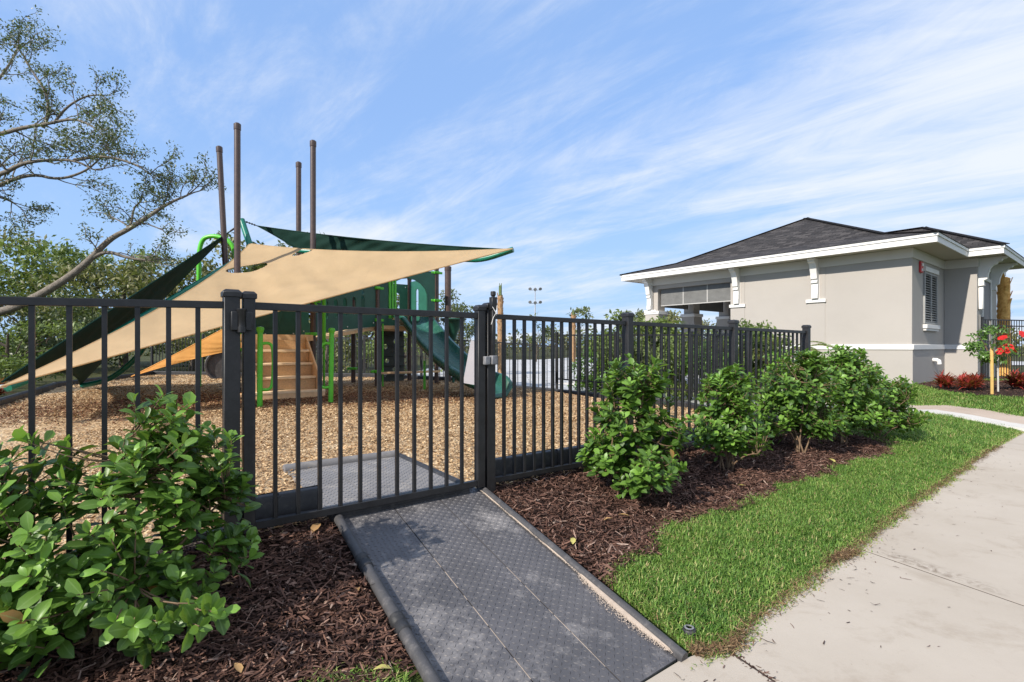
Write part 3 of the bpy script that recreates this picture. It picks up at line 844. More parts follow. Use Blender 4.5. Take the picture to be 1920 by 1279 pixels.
# gate
g0, g1 = s_of(466), s_of(899.5)
tg = thing('gate', 'closed black metal picket gate at the head of the ramp, with a grey latch', 'gate', fp((g0 + g1) / 2, 0, .35))
for s in (g0, g1):
    p = fp(s); p.z = zb(s) - .03; post(tg, p, zr(s) + .04, .058, 'stile')
run(tg, g0 + .029, g1 - .029, n=11, rail=.038, step=.1195, offset=s_of(516))
# hinge
def hinge(z):
    m = MB(); sm = (g0 + s_l) / 2; c = fp(sm, .055, z)
    m.lathe([(.017, -.062), (.021, -.058), (.021, -.03), (.018, -.028), (.018, .026), (.021, .03), (.021, .052), (.024, .056), (.024, .064), (.012, .066)], c, 16)
    o = m.build('hinge', M_BLK, tg)
    m = MB()
    for sg in (-1, 1): m.obox(c + FV * .033 * sg - MV * .006, FV * .017, MV * .012, ZV * .05)
    m.build('hinge_leaf', M_BLK, o, bevel=.005, segs=2)
hinge(zr(s_l) - .085); hinge(zb(s_l) + .18)
# latch: tall striker body with key knob on the fence post, grey catch lower down
m = MB(); sL = s_of(916.5); c = fp(sL, .055, 0)
m.obox(c + ZV * 1.44, FV * .014, MV * .014, ZV * .19)
m.obox(c + ZV * 1.665, FV * .022, MV * .020, ZV * .045)
m.lathe([(.013, 1.71), (.013, 1.72), (.019, 1.722), (.019, 1.748), (.015, 1.752)], c, 12)
lt = m.build('latch_pull', M_BLK, tg, bevel=.004)
m = MB(); m.obox(fp(sL, .058, 1.265), FV * .024, MV * .022, ZV * .032); m.obox(fp(sL - .052, .05, 1.262), FV * .022, MV * .018, ZV * .03)
m.build('latch_catch', M_LATCH, lt, bevel=.006, segs=2)
m = MB(); c = fp(sL, .075, 1.60)
m.tube([c + ZV * .05 + FV * .02, c + MV * .02, c - ZV * .035 - FV * .012, c - ZV * .085 - FV * .03], .0022, 6)
m.tube([c + ZV * .04 - FV * .02, c + MV * .022 - ZV * .01, c - ZV * .02 + FV * .015], .0022, 6)
m.build('zip_tie', M_WHITE_TIE, lt)
m = MB(); m.obox(fp(g1 + .028, -.045, .46), FV * .012, MV * .012, ZV * .10); m.build('drop_stop', M_BLK, tg)

# far fences -------------------------------------------------------------
def far_fence(name, label, pts, h, clear=.06, step=.115, span=1.83, pw=.06, pk=.016, mid=False, group=None, zfun=None):
    c = Vector(pts[len(pts) // 2]).to_3d(); c.z = hz(c.x, c.y)
    t = thing(name, label, 'fence', c, group)
    zf = zfun or (lambda x, y: hz(x, y))
    first = True
    for a, b in zip(pts[:-1], pts[1:]):
        a = Vector(a); b = Vector(b); L = (b - a).length; n = max(1, round(L / span)); d3 = ((b - a) / L).to_3d()
        for i in range(n + 1):
            if i == 0 and not first: continue
            p = (a + (b - a) * i / n).to_3d(); p.z = zf(p.x, p.y) - .05
            post(t, p, p.z + .05 + h + .03, pw, cap=h > 0 and pw > .055, d=d3)
        first = False
        for i in range(n):
            m = MB(); p = (a + (b - a) * i / n).to_3d(); q = (a + (b - a) * (i + 1) / n).to_3d()
            p.z = zf(p.x, p.y); q.z = zf(q.x, q.y)
            e0 = p + d3 * pw / 2; e1 = q - d3 * pw / 2
            for z in ([h - .02, clear + .02] + ([h - .20] if mid else [])): m.bar(e0 + ZV * z, e1 + ZV * z, .03, .034)
            k = round((e1 - e0).length / step)
            for j in range(1, k):
                r = e0 + (e1 - e0) * j / k
                m.obox(r + ZV * (h + clear) / 2, d3 * pk / 2, Vector((-d3.y, d3.x, 0)) * pk / 2, ZV * ((h - clear) / 2 - .017))
            m.build('picket_panel', M_BLK, t, smooth=False)
    return t
far_fence('picket_fence', 'long black picket fence along the back of the play area', [(-11.6, 16.5), (-4.5, 15.6), (1.15, 13.15)], 1.22)
far_fence('picket_fence', 'black picket fence closing the pool side of the play area behind the shrubs', [(1.15, 13.15), (3.6, 10.3), tuple(fp(rs[-1] - .03, -.75).xy)], 1.22, zfun=lambda x, y: .45 - .12 * (13 - y) / 6)
far_fence('picket_fence', 'distant black pool fence across the far side of the white deck', [(-16, 46), (22, 46)], 1.75, span=3.0, pk=.03, step=.14, pw=.09)
wing_f0 = BC + DV * 3.75 - NV * .80
far_fence('picket_fence', 'tall black fence right of the building behind the hibiscus', [tuple(wing_f0.xy), tuple((wing_f0 + Vector((3.9, 1.2, 0))).xy)], 1.82, mid=True, span=1.9)
# far edgings
def bline(pts, lab, st=1.22):
    for a, b in zip(pts[:-1], pts[1:]):
        a = Vector(a); b = Vector(b); L = (b - a).length; n = max(1, round(L / st))
        for i in range(n):
            p = (a + (b - a) * i / n).to_3d(); q = (a + (b - a) * (i + 1) / n).to_3d()
            p.z = hz(p.x, p.y) - .03; q.z = hz(q.x, q.y) - .03
            border('border_timber', p, q, .10, .16, lab)
bline([(-11.5, 16.3), (-4.5, 15.42), (1.1, 13.0)], 'black border timber along the back play fence')
bline([(1.1, 13.0), (3.5, 10.2), (3.85, 7.1)], 'black border timber along the pool side of the play area')
bline([(-11.4, 16.2), (-10.35, 11.6), (-8.1, 8.0), (-6.9, 4.2)], 'grey black border timber along the left side of the wood chips')
# ------------------------------------------------------------------ pavilion building
def stucco(name, col, bump=.35):
    n = N(name)
    c = n.ramp(n.noise(.8, 5, .6), [(.3, tuple(x * .96 for x in col)), (.7, tuple(x * 1.04 for x in col))])
    c = n.mix(c, tuple(x * .8 for x in col), n.math('MULTIPLY', n.ramp(n.noise(1.6, 7, .75), [(.55, (0, 0, 0)), (.8, (1, 1, 1))]), .18))
    nm = n.bump(n.noise(75, 5, .7), bump, .006); nm = n.bump(n.noise(5, 4), .15, .02, nm)
    return n.fin(c, .9, nm, .2)
M_WALL = stucco('greige_stucco', (.40, .37, .335))
M_TRIM = stucco('white_trim', (.72, .705, .675), .15)
M_FRZ = stucco('pale_frieze', (.62, .595, .55), .2)
M_SOFF = stucco('soffit_panels', (.50, .465, .40), .1)
M_SCREEN = plain('woven_sun_screen', (.17, .17, .165), .8, .12, 4, .2, 300, .2)
M_SCRBAR = plain('screen_hem', (.42, .41, .39), .6, .1)
M_SHUT = plain('grey_louver', (.30, .30, .29), .6, .1, 10)
M_DARKIN = plain('dark_gap', (.02, .02, .02), .8)
M_GREYDOOR = plain('grey_recess_panel', (.16, .145, .14), .6, .1)
M_RED = plain('red_alarm_plastic', (.55, .03, .035), .4, .15)
def shingle_mat():
    n = N('roof_shingles')
    uv = n.new('ShaderNodeUVMap')
    b = n.new('ShaderNodeTexBrick'); n.link(uv.outputs[0], b.inputs['Vector'])
    b.offset = .5; b.inputs['Scale'].default_value = 1; b.inputs['Brick Width'].default_value = .30; b.inputs['Row Height'].default_value = .14
    b.inputs['Mortar Size'].default_value = .006; b.inputs['Bias'].default_value = 0
    b.inputs['Color1'].default_value = (0, 0, 0, 1); b.inputs['Color2'].default_value = (1, 1, 1, 1); b.inputs['Mortar'].default_value = (.0, .0, .0, 1)
    c = n.ramp(b.outputs['Color'], [(.0, (.026, .024, .024)), (.5, (.050, .046, .045)), (1, (.095, .086, .082))])
    c = n.mix(c, (.15, .13, .12), n.math('MULTIPLY', n.ramp(n.noise(14, 5, .75), [(.5, (0, 0, 0)), (.75, (1, 1, 1))]), .40))
    c = n.mix(c, (.02, .018, .018), n.math('MULTIPLY', n.noise(160, 2), .4))
    c = n.mix(c, (.008, .007, .007), b.outputs['Fac'])
    nm = n.bump(n.mix(b.outputs['Color'], (0, 0, 0), b.outputs['Fac']), .8, .012); nm = n.bump(n.noise(180, 2), .4, .004, nm)
    return n.fin(c, .92, nm, .2)
M_SHING = shingle_mat()

def bp(t, n, z): return BC + DV * t + NV * n + ZV * z
GB = .16   # wall foot (below the lawn)
b_ = thing('pavilion_building', 'greige stucco pool pavilion with white trim and a dark hipped shingle roof', 'building', (BC.x, BC.y, .36))
def bbox(m, t0, t1, n0, n1, z0, z1):
    c = bp((t0 + t1) / 2, (n0 + n1) / 2, (z0 + z1) / 2); m.obox(c, DV * (t1 - t0) / 2, NV * (n1 - n0) / 2, ZV * (z1 - z0) / 2)
NW, TW, NP = 8.41, 8.45, 4.92
ZS = 3.955
m = MB(); bbox(m, 0, TW, 0, NP, GB, ZS - .01); bbox(m, 3.37, 6.5, -.75, -.0, GB, ZS - .012); m.build('wall', M_WALL, b_, bevel=.01)
# open porch: pillars, beam
for (t, n) in ((.3, 8.11), (2.8, 8.13), (5.6, 8.13), (8.12, 8.11)):
    m = MB(); bbox(m, t - .3, t + .3, n - .3, n + .3, GB, 2.62); bbox(m, t - .23, t + .23, n - .23, n + .23, 2.62, ZS - .014)
    p = m.build('pillar', M_WALL, b_, bevel=.008)
    m = MB(); bbox(m, t - .33, t + .33, n - .33, n + .33, 2.60, 2.72); m.build('pillar_cap', M_TRIM, p, bevel=.006)
m = MB()
bbox(m, .03, .50, NP, 7.86, 3.55, ZS - .016); bbox(m, .52, TW - .5, 7.93, 8.33, 3.55, ZS - .018); bbox(m, TW - .5, TW - .03, NP, 7.86, 3.55, ZS - .02)
m.build('porch_beam', M_WALL, b_)
# frieze band under the eave
m = MB(); fz0, fz1, pr = 3.69, ZS - .006, .035
bbox(m, -pr, .0, -pr, NW + pr, fz0, fz1); bbox(m, .0, 3.37 - pr, -pr, .0, fz0, fz1); bbox(m, 3.37 - pr, 3.37, -.75 - pr, .0, fz0, fz1)
bbox(m, 3.37, 6.5 + pr, -.75 - pr, -.75, fz0, fz1); bbox(m, .0, TW, NW, NW + pr, fz0, fz1)
m.build('frieze', M_FRZ, b_, bevel=.004)
# wainscot and band trim
m = MB(); z1 = 1.27; w = .018
bbox(m, -w, 0, -w, NP, GB, z1); bbox(m, 0, 3.37 - w, -w, 0, GB, z1); bbox(m, 3.37 - w, 3.37, -.75 - w, 0, GB, z1); bbox(m, 3.37, 3.86, -.75 - w, -.75, GB, z1)
m.build('wainscot', M_WALL, b_)
m = MB(); w = .045; z0, z1 = 1.275, 1.42
bbox(m, -w, 0, -w, NP, z0, z1); bbox(m, 0, 3.37 - w, -w, 0, z0, z1); bbox(m, 3.37 - w, 3.37, -.75 - w, 0, z0, z1); bbox(m, 3.37, 3.86, -.75 - w, -.75, z0, z1)
m.build('band_trim', M_TRIM, b_, bevel=.012, segs=2)
# flat pilaster strips on the long face with scrolled brackets
def bracket(n, zt=ZS, plaque=True):
    m = MB(); hw = .085
    pr_ = [(0, zt - .008), (.46, zt - .008), (.46, zt - .06), (.40, zt - .075), (.385, zt - .13), (.31, zt - .15), (.27, zt - .22), (.225, zt - .33), (.19, zt - .45), (.175, zt - .50), (.175, zt - .60),
           (.12, zt - .61), (.12, zt - .655), (.15, zt - .665), (.15, zt - .72), (.10, zt - .73), (.10, zt - 1.02), (.115, zt - 1.03), (.115, zt - 1.17), (.06, zt - 1.185), (0, zt - 1.185)]
    m.prism([pr_], bp(-.012, n - hw, 0), -DV, ZV, NV * 2 * hw)
    m.build('bracket', M_TRIM, b_, bevel=.006)
    if plaque:
        m = MB(); bbox(m, -.06, -.012, n - .27, n + .27, zt - 1.29, zt - 1.19); m.build('bracket_sill', M_TRIM, b_, bevel=.004)
for n in (2.30, 4.70, 8.16):
    bracket(n)
    if n < 8:
        m = MB(); bbox(m, -.013, 0, n - .24, n + .24, 1.42, fz0); m.build('pilaster_strip', M_WALL, b_)
# roll-down screens of the porch
def screen(n0, n1, t, z0, z1, bars):
    m = MB(); bbox(m, t, t + .012, n0, n1, z0, z1); s = m.build('sun_screen', M_SCREEN, b_)
    m = MB(); bbox(m, t - .008, t + .02, n0, n1, z0 - .03, z0)
    for k in range(1, bars):
        n = n0 + (n1 - n0) * k / bars; bbox(m, t - .008, t - .001, n - .018, n + .018, z0, z1)
    m.build('screen_bar', M_SCRBAR, s)
    m = MB()
    for k in range(1, 14):
        z = z0 + (z1 - z0) * k / 14; bbox(m, t - .006, t - .0005, n0, n1, z - .008, z + .008)
    m.build('screen_slats', M_SCREEN, s)
screen(4.93, 7.80, .16, 2.93, 3.55, 3)
def screen_t(t0, t1, n, z0, z1):
    m = MB(); bbox(m, t0, t1, n, n + .012, z0, z1); m.build('sun_screen', M_SCREEN, b_)
screen_t(.61, 2.49, 8.1, 2.90, 3.55); screen_t(3.11, 5.29, 8.1, 2.90, 3.55); screen_t(5.91, 7.8, 8.1, 2.90, 3.55)
# soffit, fascia, roof
OV = .65; A0, A1, N0, N1 = -OV, TW + OV, -OV, NW + OV
m = MB(); bbox(m, A0 + .03, A1 - .03, N0 + .03, N1 - .03, ZS, ZS + .02); bbox(m, 2.75, 7.09, -1.37, N0 + .028, ZS + .004, ZS + .024); m.build('soffit', M_SOFF, b_)
def fascia(m, th, z0, z1, o):
    bbox(m, A0 - o, A0 - o + th, N0 - o, N1 + o, z0, z1)
    bbox(m, A1 + o - th, A1 + o, N0 - o, N1 + o, z0, z1)
    bbox(m, A0 - o + th, A1 + o - th, N1 + o - th, N1 + o, z0, z1)
    bbox(m, A0 - o + th, 2.72, N0 - o, N0 - o + th, z0, z1); bbox(m, 7.12, A1 + o - th, N0 - o, N0 - o + th, z0, z1)
    bbox(m, 2.72 - o, 2.72 - o + th, -1.40 - o, N0 - o, z0, z1); bbox(m, 7.12 + o - th, 7.12 + o, -1.40 - o, N0 - o, z0, z1)
    bbox(m, 2.72 - o + th, 7.12 + o - th, -1.40 - o, -1.40 - o + th, z0, z1)
m = MB(); fascia(m, .03, 3.925, 4.075, 0.0); fascia(m, .03, 4.075, 4.15, .025); m.build('fascia', M_TRIM, b_)
rf = MB()
def plane(P, eave_dir, m=rf):
    """roof polygon with uv along eave and up-slope, given 3D points"""
    o = P[0]; e = eave_dir.normalized(); nrm = None
    for i in range(1, len(P) - 1):
        c = (P[i] - o).cross(P[i + 1] - o)
        if c.length > 1e-6: nrm = c.normalized(); break
    up = nrm.cross(e); up = up if up.z > 0 else -up
    m.add(P, [tuple(range(len(P)))], [((p - o).dot(e) + 3.01, (p - o).dot(up) + 5.02) for p in P])
ZE = 4.152; ho = .045
c00, c10, c11, c01 = bp(A0 - ho, N0 - ho, ZE), bp(A1 + ho, N0 - ho, ZE), bp(A1 + ho, N1 + ho, ZE), bp(A0 - ho, N1 + ho, ZE)
ap = bp((A0 + A1) / 2, (N0 + N1) / 2, 6.20)
def flare(c): p = c + (ap - c) * .306; p.z = 4.56; return p
k00, k10, k11, k01 = map(flare, (c00, c10, c11, c01))
for (a, ka, kb, b, dv) in ((c00, k00, k01, c01, NV), (c10, k10, k00, c00, DV), (c11, k11, k10, c10, NV), (c01, k01, k11, c11, DV)):
    plane([a, ka, kb, b], dv); plane([ka, ap, kb], dv)
w0, w1 = bp(2.72 - ho, -1.40 - ho, ZE), bp(7.12 + ho, -1.40 - ho, ZE)
rg0 = bp(4.92, .82, 5.34); rg1 = bp(4.92, 3.6, 5.34); v0 = bp(2.72 - ho, 2.2, ZE); v1 = bp(7.12 + ho, 2.2, ZE)
plane([w0, rg0, w1], DV); plane([w0, v0, rg1, rg0], NV); plane([w1, rg0, rg1, v1], NV)
r_o = rf.build('roof', M_SHING, b_, smooth=False)
# hip caps and eave edge course
m = MB()
for a, k_ in ((c00, k00), (c01, k01), (c10, k10), (c11, k11)): m.bar(a + ZV * .012, k_ + ZV * .012, .2, .022); m.bar(k_ + ZV * .012, ap + ZV * .012, .2, .022)
for a in (w0, w1): m.bar(a + ZV * .012, rg0 + ZV * .012, .2, .022)
m.bar(rg0 + ZV * .012, rg1 + ZV * .012, .2, .022)
m.build('hip_caps', M_SHING, r_o, smooth=False)
# louvred shutter window on the short face
wn = MB(); t0, t1, z0, z1 = 1.12, 2.34, 1.99, 3.43
bbox(wn, t0 - .07, t0, -.045, 0, z0, z1); bbox(wn, t1, t1 + .07, -.045, 0, z0, z1); bbox(wn, t0, t1, -.045, 0, z1 - .06, z1); bbox(wn, t0, t1, -.045, 0, z0, z0 + .06)
bbox(wn, (t0 + t1) / 2 - .035, (t0 + t1) / 2 + .035, -.05, 0, z0 + .06, z1 - .06)
wo = wn.build('shutter_window', M_SHUT, b_, bevel=.004)
m = MB(); bbox(m, t0, t1, -.006, .0, z0 + .06, z1 - .06); m.build('dark_backing', M_DARKIN, wo)
m = MB(); k = 20
for a, c in ((t0 + .01, (t0 + t1) / 2 - .04), ((t0 + t1) / 2 + .04, t1 - .01)):
    for i in range(k):
        z = z0 + .09 + (z1 - z0 - .18) * i / (k - 1); c_ = bp((a + c) / 2, -.026, z)
        ax = (NV * .022 + ZV * .018); m.obox(c_, DV * (c - a) / 2, ax, ax.cross(DV).normalized() * .004)
m.build('louvers', M_SHUT, wo, smooth=False)
m = MB(); bbox(m, t0 - .10, t1 + .10, -.075, 0, z1 + .003, z1 + .13); m.build('window_head', M_TRIM, wo, bevel=.005)
m = MB(); bbox(m, t0 - .10, t1 + .10, -.10, 0, z0 - .13, z0 - .02); bbox(m, t0 - .06, t1 + .06, -.07, 0, z0 - .19, z0 - .13); m.build('window_sill', M_TRIM, wo, bevel=.006)
# fire alarm horn
m = MB(); bbox(m, .62, .86, -.05, 0, 3.36, 3.66); al = m.build('fire_alarm', M_RED, b_, bevel=.01)
m = MB(); bbox(m, .67, .81, -.075, -.05, 3.53, 3.61); bbox(m, .69, .79, -.062, -.05, 3.40, 3.47); m.build('strobe_lens', M_TRIM, al, bevel=.01)
# vent hood low on the short face
m = MB(); c = bp(2.0, 0, .98)
m.tube([c, c - NV * .10, c - NV * .155 - ZV * .03, c - NV * .165 - ZV * .12], .055, 12); m.build('vent_hood', M_TRIM, b_)
# wing porch front: recess, door frame, brackets, light, blank strip for the lettering
m = MB(); bbox(m, 4.02, 5.2, -.765, -.752, GB, 3.35); m.build('recess', M_GREYDOOR, b_)
m = MB(); bbox(m, 3.90, 4.02, -.80, -.752, GB, 3.45); bbox(m, 5.2, 5.34, -.80, -.752, GB, 3.45); bbox(m, 4.02, 5.2, -.80, -.752, 3.35, 3.45); m.build('recess_frame', M_FRZ, b_, bevel=.006)
def big_bracket(t):
    m = MB(); zt = ZS
    pr_ = [(.0, zt - .004), (.60, zt - .004), (.60, zt - .05), (.52, zt - .08), (.49, zt - .13), (.42, zt - .15), (.38, zt - .21), (.31, zt - .24), (.25, zt - .33), (.21, zt - .46), (.19, zt - .62), (.12, zt - .66), (.12, zt - .80), (.0, zt - .82)]
    m.prism([pr_], bp(t - .09, -.752, 0), -NV, ZV, DV * .18); m.build('bracket', M_TRIM, b_, bevel=.006)
big_bracket(3.62); big_bracket(5.5)
m = MB(); bbox(m, 3.52, 3.68, -.86, -.752, 2.45, 3.10); m.build('lamp_housing', M_TRIM, b_, bevel=.02)
m = MB(); bbox(m, 3.56, 3.64, -.80, -.752, 1.62, 2.30); m.build('lettering_strip', M_SCREEN, b_, bevel=.01)  # blank dark strip added in place of the vertical lettering
# ------------------------------------------------------------------ play structure
M_BROWN = plain('brown_powder_coat', (.075, .048, .040), .38, .2, 12, .1, 200, .5)
M_LIME = plain('bright_green_paint', (.10, .50, .03), .35, .12, 8, .08, 200, .5)
M_HDPE = plain('dark_green_plastic', (.018, .084, .057), .42, .15, 6, .15, 300, .45)
M_HDPE2 = plain('mid_green_plastic', (.026, .125, .088), .42, .15, 6, .15, 300, .45)
M_TEAL = plain('teal_green_paint', (.008, .18, .125), .3, .12, 8, .05, 200, .5)
M_STEP = plain('tan_coated_step', (.74, .50, .28), .55, .12, 9, .25, 160, .35, dirt=(.5, .32, .17))
M_TREAD = plain('lit_tan_tread', (.86, .66, .42), .5, .1, 9, .2, 160, .4)  # paler than the steps: light on the tread tops put into the colour
M_RISER = plain('shaded_tan_mesh_riser', (.55, .36, .19), .6, .2, 40, .5, 120, .3)  # perforated mesh, darkened further with shade put into the colour
M_SLIDE = plain('moulded_green_plastic', (.016, .085, .060), .28, .15, 4, .08, 150, .5, dirt=(.12, .25, .20))
M_GREYC = plain('grey_climber_plastic', (.06, .075, .07), .5, .2, 8, .2, 200, .4)
M_PANEL_W = plain('bolt_steel', (.55, .55, .52), .35, .1, 10, metal=.6)

def px(x, y, Y): return at(x, y, Y)
P1, P2, P3 = at(445, 235, 9.81), at(587, 267, 10.63), at(560, 307, 11.87)
P4t = at(411, 278, 10.94)
g1 = .33
ps = thing('play_structure', 'green and brown playground tower with stairs, bridge and curved slide', 'playground set', (-3.6, 11.5, .38))
ps0 = ps
def pole(p, ztop, r=.057, base=None, cap=True, name='post', mat=None):
    b = Vector(base) if base is not None else Vector((p.x, p.y, 0)); b.z = hz(b.x, b.y) - .05
    t = Vector((p.x, p.y, ztop)); m = MB(); m.tube([b, t], r, 16); o = m.build(name, mat or M_BROWN, ps)
    if cap:
        m = MB(); d = (t - b).normalized(); m.lathe([(r + .006, -.11), (r + .008, -.10), (r + .008, .0), (r * .7, .022), (.005, .026)], t, 16, axis=d); m.build('post_cap', M_BROWN, o)
    return o
ZT = 5.62
q1 = pole(P1, ZT); q2 = pole(P2, ZT); q3 = pole(P3, ZT); q4 = pole(P4t, ZT, base=(-5.98, 10.94, 0))
P4 = Vector((-6.05, 10.94, 0))
a_ = Vector((P2.x - P1.x, P2.y - P1.y, 0)).normalized(); b_o = Vector((a_.y, -a_.x, 0))   # towards the gate
QFL, QFR, QBR, QBL = Vector((-3.16, 12.0, 0)), Vector((-1.9, 12.9, 0)), Vector((-2.81, 14.03, 0)), Vector((-4.07, 13.13, 0))
pfl = pole(QFL, 3.30); pfr = pole(QFR, 3.42); pbr = pole(QBR, 3.3); pbl = pole(QBL, 3.3); pole(Vector((-1.72, 13.75, 0)), 3.50, r=.085, base=(-1.72, 13.75, 0))
def clamp(o, p, z, r=.057):
    m = MB(); c = Vector((p.x, p.y, z)); m.lathe([(r + .02, -.035), (r + .028, -.025), (r + .028, .025), (r + .02, .035)], c, 14)
    m.obox(c + a_ * (r + .05), a_ * .05, b_o * .02, ZV * .028); m.obox(c - a_ * (r + .05), a_ * .05, b_o * .02, ZV * .028)
    m.build('clamp', M_LIME, o, bevel=.004)
for o, p, zs in ((pfl, QFL, (2.73, 1.98, .78)), (pfr, QFR, (3.22, 2.52)), (pbl, QBL, (1.95, .8)), (q2, P2, (1.62, 2.3)), (q1, P1, (1.62, 1.3))):
    for z in zs: clamp(o, p, z)
# decks
Z1, Z2 = 1.55, 1.86
def deckpoly(pts, z0s, th, name, mat):
    m = MB(); n = len(pts)
    vs = [Vector((p.x, p.y, z)) for p, z in zip(pts, z0s)]; m.add(vs + [v - ZV * th for v in vs], [tuple(range(n)), tuple(range(2 * n - 1, n - 1, -1))] + [(i, i + n, (i + 1) % n + n, (i + 1) % n) for i in range(n)])
    return m.build(name, mat, ps, bevel=.006)
xy = lambda v: Vector((v.x, v.y, 0))
deckpoly([xy(P1), xy(P2), xy(P3), P4], [Z1] * 4, .09, 'deck', M_STEP)
deckpoly([QFL, QFR, QBR, QBL], [Z2] * 4, .09, 'deck', M_STEP)
deckpoly([xy(P2) + Vector((.06, .09, 0)), QFL + Vector((-.06, .02, 0)), QBL, xy(P3)], [Z1 + .004, Z2 - .02, Z2 - .02, Z1 + .004], .08, 'bridge_deck', M_STEP)
# stairs
SM = (xy(P1) + xy(P2)) / 2 + b_o * .02; HWD = .53
st = MB(); nst = 4; rise = (Z1 - .56) / nst; runs = .235
for k in range(nst + 1):
    z = Z1 - rise * k; o0 = runs * k
    c = SM + b_o * (o0 + runs / 2 - .10) + ZV * (z - .025)
    if k > 0:
        w = HWD if k < nst else HWD + .10
        t = MB(); t.obox(c + b_o * .012, a_ * w, b_o * (runs / 2 + .022), ZV * .022); t.build('tread', M_TREAD, ps, bevel=.006)
    if k < nst:
        t = MB(); t.obox(SM + b_o * (o0 + runs - .10 - .035) + ZV * (z - rise / 2 - .028), a_ * (HWD - .01), b_o * .008, ZV * (rise / 2 - .026)); t.build('riser', M_RISER, ps)
t = MB(); t.obox(SM + b_o * (runs * 4 + runs - .085) + ZV * (.56 - .095), a_ * (HWD + .10), b_o * .012, ZV * .06); t.build('front_board', M_STEP, ps, bevel=.004)
for sg in (-1, 1):
    t = MB(); pr_ = [(-.10, Z1 + .02), (.06, Z1 + .02), (runs * 4.1, .86), (runs * 4.2, .54), (runs * 3.0, .54), (-.10, Z1 - .30)]
    t.prism([pr_], SM + a_ * (sg * (HWD + .015) - .012), b_o, ZV, a_ * .024); t.build('stringer', M_STEP, ps, bevel=.004)
t = MB(); t.obox(SM + ZV * (Z1 - .01) + b_o * .05, a_ * .68, b_o * .012, ZV * .06); t.build('deck_edge', M_STEP, ps)
# green hand pipes at the stair head
for base, tops in ((xy(P2) + a_ * .16 + b_o * .22, 2.55), (xy(P1) - a_ * .02 + b_o * .26, 1.95)):
    m = MB(); b = Vector((base.x, base.y, hz(base.x, base.y) - .03))
    m.tube([b, b + ZV * 1.0, b + ZV * 1.03, Vector((b.x, b.y, tops))], .03, 12, radii=[.022, .022, .036, .036])
    p = b + ZV * 1.55
    m.tube([p, p - a_ * .16 + ZV * .32 + b_o * -.05, p - a_ * .24 + ZV * .75 + b_o * -.12], .022, 8)
    m.build('hand_pipe', M_LIME, ps)
# barrier panels with cut-outs
def slot(cx, cz, w, h, n=6):
    pts = []
    for k in range(n + 1): a = math.pi * k / n; pts.append((cx + w / 2 * math.cos(a), cz + h / 2 - w / 2 + w / 2 * math.sin(a)))
    for k in range(n + 1): a = math.pi + math.pi * k / n; pts.append((cx + w / 2 * math.cos(a), cz - h / 2 + w / 2 + w / 2 * math.sin(a)))
    return pts
def circ(cx, cz, r, n=14): return [(cx + r * math.cos(2 * math.pi * k / n), cz + r * math.sin(2 * math.pi * k / n)) for k in range(n)]
def panel(pa, pb, za0, zb0, za1, zb1, holes, mat, name='barrier_panel', th=.022, bolts=True):
    pa, pb = xy(pa), xy(pb); d = pb - pa; L = d.length; d.normalize(); nn = Vector((d.y, -d.x, 0))
    m = MB(); outer = [(.05, za0), (L - .05, zb0), (L - .05, zb1), (.05, za1)]
    m.prism([outer] + holes, pa - nn * th / 2, d, ZV, nn * th); o = m.build(name, mat, ps, bevel=.004)
    if bolts:
        m = MB()
        for u_, z in ((.12, za0 + .08), (L - .12, zb0 + .08), (.12, za1 - .08), (L - .12, zb1 - .08), (L / 2, (za0 + zb0) / 2 + .06)):
            m.lathe([(.016, 0), (.016, .006), (.006, .011)], pa + d * u_ + ZV * z + nn * th / 2, 10, axis=nn)
        m.build('bolts', M_PANEL_W, o)
    return o
def hz_slots(L, n, z0, h): return [slot(.28 + (L - .56) * k / (n - 1), z0 + .0 * k, .07, h) for k in range(n)]
LB = (QFL - xy(P2)).length
panel(P2, QFL, Z1 + .09, Z2 - .03, 2.62, 2.85, [slot(.30 + .24 * k, 2.14 + .045 * k, .085, .40) for k in range(5)] + [circ(.30 + .24 * k, 2.46 + .035 * k, .04) for k in range(0, 5, 2)], M_HDPE)
panel(P3, QBL, Z1 + .09, Z2 - .03, 2.55, 2.8, [slot(.30 + .26 * k, 2.12 + .04 * k, .085, .42) for k in range(4)], M_HDPE2)
panel(P4, P3, Z1 + .03, Z1 + .03, 2.62, 2.62, [circ(.75, 2.1, .16, 20), circ(.35, 2.35, .06), circ(1.15, 2.35, .06)], M_HDPE)
m = MB(); nn = b_o
pp = (P4 + xy(P3)) / 2
m.lathe([(.34, 0), (.34, .02), (.30, .03)], pp + ZV * 2.1 + b_o * .012, 28, axis=b_o); m.build('dial_disc', M_HDPE, ps)
panel(QBL, QBR, Z2 + .03, Z2 + .03, 3.05, 3.05, [slot(.4, 2.5, .16, .62), slot(.8, 2.5, .16, .62), slot(1.18, 2.5, .16, .62)], M_HDPE)
panel(QFR, QBR, Z2 + .03, Z2 + .03, 3.12, 3.12, [slot(.4, 2.55, .14, .7), slot(1.0, 2.55, .14, .7)], M_HDPE2)
panel(QFL, QBL, 2.55, 2.55, 3.1, 3.1, [], M_HDPE2)
